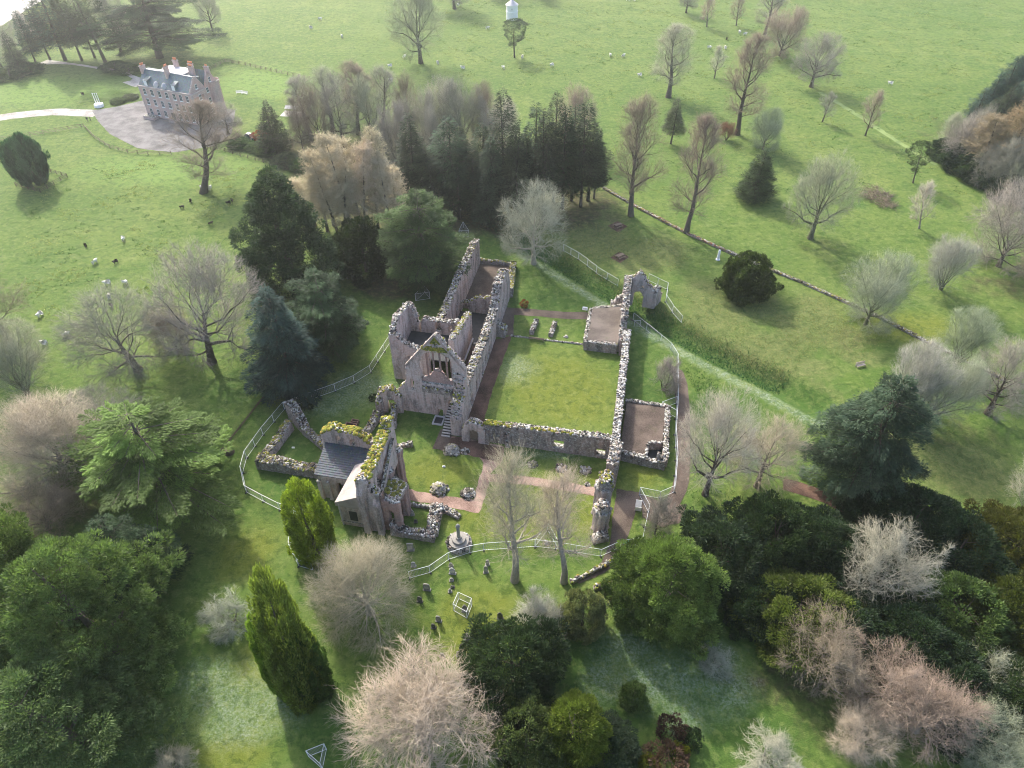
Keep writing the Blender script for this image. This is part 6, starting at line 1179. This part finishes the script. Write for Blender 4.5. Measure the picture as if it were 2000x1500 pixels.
def info(x, y, rot, label, name='information_board', w=1.1, tilt=35):
    t = thing(name, label, 'sign', G(x, y), rot)
    for s in (-1, 1): MB().box(s * w * .35 - .04, s * w * .35 + .04, -.04, .04, -.05, .85).build('leg', M['darkwood'], t)
    b = MB().box(-w / 2, w / 2, -.38, .38, -.03, .03).build('panel', M['white'], t, Vector((0, 0, .92))); b.rotation_euler[0] = math.radians(tilt); MB().box(-w / 2 + .08, w / 2 - .08, -.3, .1, .031, .037).build('picture', M['track'], b)
info(1142, 609, -.2, 'white information board beside cloister path'); 
t = thing('notice_board', 'white A-shaped notice board on grass beside dark gravel path', 'sign', G(1246, 994), -.2)
for s, nm in ((-1, 'front_panel'), (1, 'back_panel')):
    o = MB().box(-.5, .5, -.03, .03, 0, 1.5).build(nm, M['white'], t, Vector((0, s * .38, -.02))); o.rotation_euler[0] = math.radians(-14 * s)
t = thing('stone_post', 'upright grey stone post in meadow left of round yew', 'post', G(1402, 507)); MB().lathe([(.35, -.1), (.3, 2.4), (.22, 2.7), (.05, 2.8)], 7).build('shaft', M['headstone'], t); MB().lathe([(.6, -.1), (.55, .15)], 8).build('foot', M['headstone'], t)
for i, (x, y, l_) in enumerate([(867, 912, 'small white marker stone on lawn right of mossy arcade wall'), (573, 875, 'small white marker inside left aisle ruin')]):
    t = thing('marker', l_, 'marker', G(x, y)); MB().box(-.25, .25, -.12, .12, -.02, .22).build('block', M['white'], t); MB().box(-.18, .18, -.05, .05, .22, .3).build('cap', M['white'], t)
t = thing('garden_monument', 'plinth with three pale spikes on mansion lawn', 'monument', G(194, 208)); MB().lathe([(1.6, -.1), (1.5, .9), (1.2, 1.0)], 8).build('plinth', M['headstone'], t)
for k in range(3): MB().lathe([(.16, 1.0), (.1, 4.2), (.2, 4.3), (.05, 4.6)], 8, ((k - 1) * .7, 0)).build('spike', M['white'], t)
t = thing('garden_shelter', 'grey-roofed open garden shelter at edge of mansion lawn', 'shelter', G(572, 222), -.15)
for x, y in ((-1.4, -.9), (1.4, -.9), (-1.4, .9), (1.4, .9)): MB().box(x - .07, x + .07, y - .07, y + .07, -.1, 2.1).build('post', M['wood'], t)
MB().prism([(-1.3, 2.1), (1.3, 2.1), (0, 2.7)], -2.0, 2.0, True).build('roof', M['lead'], t); MB().box(-3.6, 3.6, -2.6, 2.0, -.1, .06).build('terrace', M['track'], t)
bench(468, 183, .2, 'left white garden bench on mansion lawn', 2.2, 'white'); bench(478, 184, -.3, 'right white garden bench on mansion lawn', 2.2, 'white')
t = thing('garden_table', 'white metal garden table set at mansion corner', 'table', G(432, 241), .3); MB().lathe([(.9, .7), (.9, .76)], 14).build('top', M['white'], t); MB().lathe([(.3, 0), (.06, .1), (.06, .7)], 8).build('pedestal', M['white'], t)
for k in range(4):
    a = k * PI / 2 + .4; c = thing('garden_chair', ['white garden chair on near side of garden table', 'white garden chair on right of garden table', 'white garden chair on far side of garden table', 'white garden chair on left of garden table'][[1, 2, 3, 0][k]], 'chair', t.location + Vector((1.5 * math.cos(a), 1.5 * math.sin(a), 0)), a - PI / 2, 'garden chairs'); MB().box(-.28, .28, -.28, .28, .42, .47).build('seat', M['white'], c); MB().box(-.28, .28, .24, .3, .47, .98).build('backrest', M['white'], c)
    for sx in (-1, 1):
        for sy in (-1, 1): MB().box(sx * .24 - .025, sx * .24 + .025, sy * .24 - .025, sy * .24 + .025, 0, .42).build('leg', M['white'], c)
# dark car by the mansion garden
M['carpaint'] = plain('dark_green_car_paint', (.02, .035, .035), .25, .6, .1, 1)
t = thing('parked_car', 'dark car parked among shrubs right of mansion', 'car', G(490, 271), -.6)
def hull(secs, name, mat, parent):
    V = []; F = []; n = len(secs[0][1])
    for x, ring in secs: V += [(x, y, z) for y, z in ring]
    for i in range(len(secs) - 1):
        for k in range(n): F.append((i * n + k, i * n + (k + 1) % n, (i + 1) * n + (k + 1) % n, (i + 1) * n + k))
    F += [tuple(range(n)), tuple(range(len(V) - n, len(V)))]; mb = MB(); mb.add(V, F); return mb.build(name, M[mat], parent)
def ring(w, z0, z1, b=.12): return [(-w, z0 + b), (-w + b, z0), (w - b, z0), (w, z0 + b), (w, z1 - b), (w - b, z1), (-w + b, z1), (-w, z1 - b)]
bd = hull([(-2.25, ring(.78, .4, .85)), (-2.05, ring(.88, .28, .98)), (-.9, ring(.9, .25, 1.02)), (.8, ring(.9, .25, 1.02)), (1.9, ring(.88, .28, .92)), (2.25, ring(.76, .4, .72))], 'body', 'carpaint', t)
hull([(-1.9, ring(.72, .95, 1.05, .04)), (-1.2, ring(.7, .95, 1.55)), (.2, ring(.7, .95, 1.6)), (1.2, ring(.74, .95, 1.03, .03))], 'cabin_glass', 'glass', t); hull([(-1.25, ring(.68, 1.5, 1.63, .05)), (.25, ring(.68, 1.55, 1.66, .05))], 'roof', 'carpaint', t)
for x in (-1.35, 1.4):
    for s in (-1, 1):
        w = MB().lathe([(.33, -.1), (.33, .1)], 14).build('wheel', M['rubber'], t, Vector((x, s * .84, .33))); w.rotation_euler[0] = PI / 2; MB().lathe([(.19, -.105), (.19, .105)], 10).build('rim', M['steel'], w)
for s in (-1, 1): MB().box(2.18, 2.27, s * .58 - .14, s * .58 + .14, .58, .7).build('headlight', M['white'], t)
# two people on the forecourt verge
def person(x, y, rot, label, coat, trou):
    me = bpy.data.meshes.new('body'); ed = [(0, 1), (1, 2), (2, 3), (3, 4), (2, 5), (5, 6), (6, 7), (2, 8), (8, 9), (9, 10), (0, 11), (11, 12), (12, 13), (13, 17), (0, 14), (14, 15), (15, 16), (16, 18)]
    vv = [(0, 0, .95), (0, 0, 1.2), (0, 0, 1.42), (0, 0, 1.53), (0, .02, 1.68), (.19, 0, 1.4), (.25, .02, 1.12), (.24, .1, .88), (-.19, 0, 1.4), (-.25, .02, 1.12), (-.24, .1, .88), (.1, 0, .9), (.11, .03, .5), (.11, 0, .08), (-.1, 0, .9), (-.11, -.03, .5), (-.11, 0, .08), (.11, .15, .04), (-.11, .15, .04)]
    rr = [.15, .15, .14, .06, .11, .075, .06, .045, .075, .06, .045, .1, .075, .05, .1, .075, .05, .045, .045]
    me.from_pydata(vv, ed, []); o = bpy.data.objects.new('body', me); col.objects.link(o); o.modifiers.new('s', 'SKIN'); o.modifiers.new('d', 'SUBSURF').levels = 1
    for i, r in enumerate(rr): me.skin_vertices[0].data[i].radius = (r, r)
    me.skin_vertices[0].data[0].use_root = True
    dg = bpy.context.evaluated_depsgraph_get(); m2 = bpy.data.meshes.new_from_object(o.evaluated_get(dg)); bpy.data.objects.remove(o)
    m2.materials.clear()
    for c in (coat, trou, (.5, .33, .26), (.06, .045, .035)): m2.materials.append(plain('cloth', c, .9, .1, .1, 8))
    for p in m2.polygons:
        z = p.center.z; p.material_index = 3 if z > 1.72 or z < .09 else (2 if z > 1.5 or (abs(p.center.x) > .2 and z < .95) else (0 if z > .86 else 1))
    t = thing('person', label, 'person', G(x, y), rot); link('body', m2, None, t)
person(172, 238, .6, 'person in dark coat standing left at end of curved fence', (.03, .03, .035), (.03, .03, .04)); person(178, 237, -.9, 'person in grey coat standing right at end of curved fence', (.14, .12, .11), (.05, .05, .06))

# ================================================================== sheep
def sheep_mesh():
    me = bpy.data.meshes.new('body'); vv = [(-.5, 0, .62), (-.2, 0, .64), (.2, 0, .64), (.46, 0, .66), (.62, 0, .82), (.84, 0, .78), (-.42, .15, .35), (-.42, .15, .02), (-.42, -.15, .35), (-.42, -.15, .02), (.38, .14, .35), (.38, .14, .02), (.38, -.14, .35), (.38, -.14, .02), (-.62, 0, .55)]
    ed = [(0, 1), (1, 2), (2, 3), (3, 4), (4, 5), (0, 6), (6, 7), (0, 8), (8, 9), (3, 10), (10, 11), (3, 12), (12, 13), (0, 14)]; rr = [.27, .31, .31, .26, .14, .085, .09, .045, .09, .045, .085, .045, .085, .045, .05]
    me.from_pydata(vv, ed, []); o = bpy.data.objects.new('b', me); col.objects.link(o); o.modifiers.new('s', 'SKIN'); o.modifiers.new('d', 'SUBSURF').levels = 1
    for i, r in enumerate(rr): me.skin_vertices[0].data[i].radius = (r, r)
    me.skin_vertices[0].data[1].use_root = True
    dg = bpy.context.evaluated_depsgraph_get(); m2 = bpy.data.meshes.new_from_object(o.evaluated_get(dg)); bpy.data.objects.remove(o); m2.materials.clear(); return m2
SH = sheep_mesh(); SB = SH.copy(); SH.materials.append(plain('white_wool', (.74, .71, .62), .95, .1, .12, 6)); SH.materials.append(plain('sheep_face', (.5, .47, .4), .9, .1, .1, 6)); SB.materials.append(plain('dark_wool', (.045, .035, .03), .95, .1, .2, 6))
for p in SH.polygons: p.material_index = 1 if p.center.x > .66 or p.center.z < .3 else 0
sheep = [(625, 38, 'nearest top left corner of far pasture'), (607, 55, 'left of the huge fanning tree, lower of upper pair'), (668, 73, 'midway between mansion and huge fanning tree'), (790, 114, 'left under huge fanning tree'), (762, 132, 'lower left of huge fanning tree'), (763, 159, 'just above grey grove'), (855, 126, 'right of huge fanning tree foot'), (895, 13, 'at far bare tree near top edge'), (952, 58, 'left of dovecote conifer'), (904, 136, 'below and right of huge fanning tree'), (983, 135, 'above tallest spruce'), (1020, 114, 'at foot of dovecote conifer'), (1078, 130, 'right of dovecote conifer in open grass'),
         (1226, 5, 'left of two at top edge right of dovecote'), (1238, 5, 'right of two at top edge right of dovecote'), (1192, 111, 'left of pair left of oval bare tree'), (1217, 112, 'right of pair left of oval bare tree'), (1249, 150, 'beside skirt of oval bare tree'), (1385, 96, 'left above tiny pale sapling'), (1416, 97, 'right above tiny pale sapling'), (1444, 66, 'left of pair under pinkish sapling'), (1454, 70, 'right of pair under pinkish sapling'), (1738, 166, 'alone in wide upper right pasture'),
         (242, 470, 'alone below dark lambs on left field'), (186, 515, 'dark-faced, left on left field'), (211, 556, 'left of two above bare trees on left field'), (246, 555, 'right of two above bare trees on left field'), (215, 584, 'just above twisted bare tree'), (80, 618, 'beside brown tree at left edge'), (130, 657, 'walking right of left-edge trees'), (88, 674, 'among left-edge trees'), (395, 370, 'left at foot of leaning mansion tree'), (411, 371, 'right at foot of leaning mansion tree')]
for i, (x, y, l_) in enumerate(sheep):
    p = G(x, y); p.z = ground_z(p.x, p.y); o = link('sheep', SH, None, None, p, (i * 2.399) % 6.28); s = 1.4 if y < 200 else 1.3; o.scale = (s, s, s); tag(o, 'white sheep ' + l_, 'sheep', 'sheep in the park')
for i, (x, y, l_) in enumerate([(356, 407, 'leftmost near leaning mansion tree'), (373, 395, 'right of leftmost near leaning mansion tree'), (447, 399, 'left of pair right of leaning mansion tree'), (454, 394, 'right of pair right of leaning mansion tree'), (412, 439, 'alone below leaning mansion tree'), (168, 482, 'alone on left field'), (227, 514, 'next to sheep on left field'), (218, 599, 'above twisted bare tree'), (1419, 78, 'in far cluster of young trees'), (162, 186, 'on mansion lawn in tree shadow')]):
    p = G(x, y); o = link('lamb', SB, None, None, p, (i * 1.7) % 6.28); s = 1.0; o.scale = (s, s, s); tag(o, 'small dark lamb ' + l_, 'lamb', 'dark lambs in the park')

# ================================================================== rough growth
def tufts(name, pts, colr, L, W, lean=.5, seed=0):
    R = np.random.RandomState(seed); P = np.array(pts); n = len(P); D = np.stack([R.normal(0, lean, n), R.normal(0, lean, n), np.ones(n)], -1); N_ = unit(R.normal(0, 1, (n, 3)))
    V, Q, Cc = kites(R, P, D, N_, L * R.uniform(.5, 1.4, n), W * R.uniform(.6, 1.3, n), R.uniform(.6, 1.35, n)); o = link(name, mk_mesh(name, V, Q, colr=Cc), M['leaf']); o.color = colr + (1,); return tag(o, kind='stuff')
R = np.random.RandomState(5)
def along(pts, n, off, spread):
    P = [(p.x, p.y) for p in pts]; out = []
    cum = [0]
    for a, b in zip(P[:-1], P[1:]): cum.append(cum[-1] + math.hypot(b[0] - a[0], b[1] - a[1]))
    for s in R.uniform(0, cum[-1], n):
        k = min(len(P) - 2, int(np.searchsorted(cum, s)) - 1); k = max(k, 0); f = (s - cum[k]) / (cum[k + 1] - cum[k]); a, b = P[k], P[k + 1]; d = ((b[0] - a[0]) / (cum[k + 1] - cum[k]), (b[1] - a[1]) / (cum[k + 1] - cum[k])); o = off + R.normal(0, spread)
        x, y = a[0] + (b[0] - a[0]) * f - d[1] * o, a[1] + (b[1] - a[1]) * f + d[0] * o; out.append((x, y, 0))
    return list(map(tuple, ground_zs(out)))
DI = DITCH[1:-1]
tag(tufts('ditch_grass', along(DI, 9000, 0, 1.9), (.045, .11, .045), .55, .12, .6, 1), 'rank dark green grass filling the ditch', 'grass', kind='stuff')
tag(tufts('dead_grass', along(DI, 3200, 3.0, .9), (.22, .20, .10), .5, .10, .7, 2), 'tan dead grass along far bank of ditch', 'grass', kind='stuff')
def patch(px, py, rx, ry, n):
    c = G(px, py); a = R.uniform(0, 6.28, n); q = np.sqrt(R.uniform(0, 1, n)) * (1 + .15 * np.sin(3 * a)); return [(c.x + rx * q[i] * math.cos(a[i]), c.y + ry * q[i] * math.sin(a[i]), 0) for i in range(n)]
pp = []
for q in [(1170, 470, 9, 10, 1500), (1270, 495, 11, 8, 1500), (1400, 615, 9, 10, 1600), (1500, 685, 10, 6, 1300), (1490, 590, 4, 8, 700), (1560, 650, 5, 7, 800), (1610, 615, 6, 8, 900), (1840, 900, 13, 9, 1400), (1650, 665, 8, 6, 900)]: pp += patch(*q)
tag(tufts('meadow_grass', pp, (.21, .215, .085), .36, .09, .9, 3), 'rough yellowed meadow tussocks between mown paths', 'grass', kind='stuff')
def field(n, boxes, thr, sc_, seed):
    out = []; Q = np.random.RandomState(seed)
    while len(out) < n:
        bx = boxes[Q.randint(len(boxes))]; x, y = Q.uniform(bx[0], bx[1]), Q.uniform(bx[2], bx[3])
        v = math.sin(x * .21 * sc_ + 1.3 * math.sin(y * .13 * sc_)) + math.sin(y * .33 * sc_ + 1.7 * math.sin(x * .17 * sc_ + seed)) + .8 * math.sin((x + y) * .47 * sc_ + seed)
        if v < thr: continue
        c = Q.randint(3, 9)
        for _ in range(c): a, b = x + Q.normal(0, .35), y + Q.normal(0, .25); out.append((a, b, 0))
    return ground_zs(out)
FB = [(-60, 230, 255, 365), (30, 200, 180, 260), (-130, -50, 120, 200), (-40, 200, 270, 380)]
tag(tufts('pale_tussocks', field(26000, FB, .9, 1.0, 3), (.27, .28, .11), .30, .16, 1.0, 11), 'pale grass tussocks dotted over the sheep pasture', 'grass', kind='stuff')
tag(tufts('green_tussocks', field(20000, FB, .7, 1.3, 8), (.06, .12, .03), .30, .16, 1.0, 12), 'darker green grass tussocks dotted over the sheep pasture', 'grass', kind='stuff')
LB = [(-8, 19, 88, 116), (-15, 20, 68, 84), (-45, -15, 45, 100), (-10, 30, 35, 62)]
tag(tufts('lawn_tufts', field(22000, LB, .4, 2.5, 5), (.075, .135, .022), .10, .07, 1.0, 13), 'small darker grass tufts across abbey lawns', 'grass', kind='stuff')
dp = patch(1375, 745, 3.0, 6.5, 900) + patch(1370, 900, 2.5, 6, 500) + patch(1400, 980, 4, 3, 400)
tag(tufts('daffodil_leaves', dp, (.075, .15, .045), .42, .12, .5, 4), 'green clumps of bulb leaves on verge right of gravel path', 'plants', kind='stuff')
# brushwood heap
A_ = np.array(patch(1712, 386, 4.5, 3.2, 420) + patch(1732, 402, 3, 2, 160) + patch(1700, 372, 2.5, 2, 90)); A_[:, 2] = R.uniform(0, 1.2, len(A_)) * np.exp(-((A_[:, 0] - G(1712, 386).x) / 4) ** 2)
Dv = unit(np.stack([R.normal(0, 1, len(A_)), R.normal(0, 1, len(A_)), R.uniform(-.1, .5, len(A_))], -1)); V, T = spikes(A_, A_ + Dv * R.uniform(1, 3.2, (len(A_), 1)), R.uniform(.02, .07, len(A_)))
o = link('brushwood_heap', mk_mesh('brushwood_heap', V, None, T, np.ones((len(V), 4))), M['twig']); o.color = (.22, .17, .13, 1); tag(o, 'heap of cut branches in field right of wide bare tree', 'brushwood')
# fallen leaves and flecks under the cedar: tree stump on the lawn
t = thing('tree_stump', 'dark tree stump on lawn between bright cedar and fence', 'stump', G(448, 884)); MB().lathe([(1.1, -.2), (.75, .2), (.62, .7), (.55, .75)], 11).build('stump', M['darkwood'], t); MB().lathe([(.54, .75), (.5, .78)], 11).build('cut_face', M['wood'], t)
tree('pine', 'pine_tree', 1005, 112, 38, 46, (.055, .075, .045), 'dark conifer standing directly below white dovecote', 'dkbark')

# ================================================================== the air between camera and far pasture
hz = NT('haze_air'); hz.n.remove(hz.p); pv = hz.new('ShaderNodeVolumePrincipled')
pv.inputs['Color'].default_value = C(.93, .97, 1.0); pv.inputs['Density'].default_value = .00024; pv.inputs['Anisotropy'].default_value = .74
hz.t.links.new(pv.outputs[0], hz.out.inputs['Volume'])
hb = MB().box(-480, 480, -70, 770, -4.5, 98.0).build('haze', hz.m); tag(hb, kind='stuff')
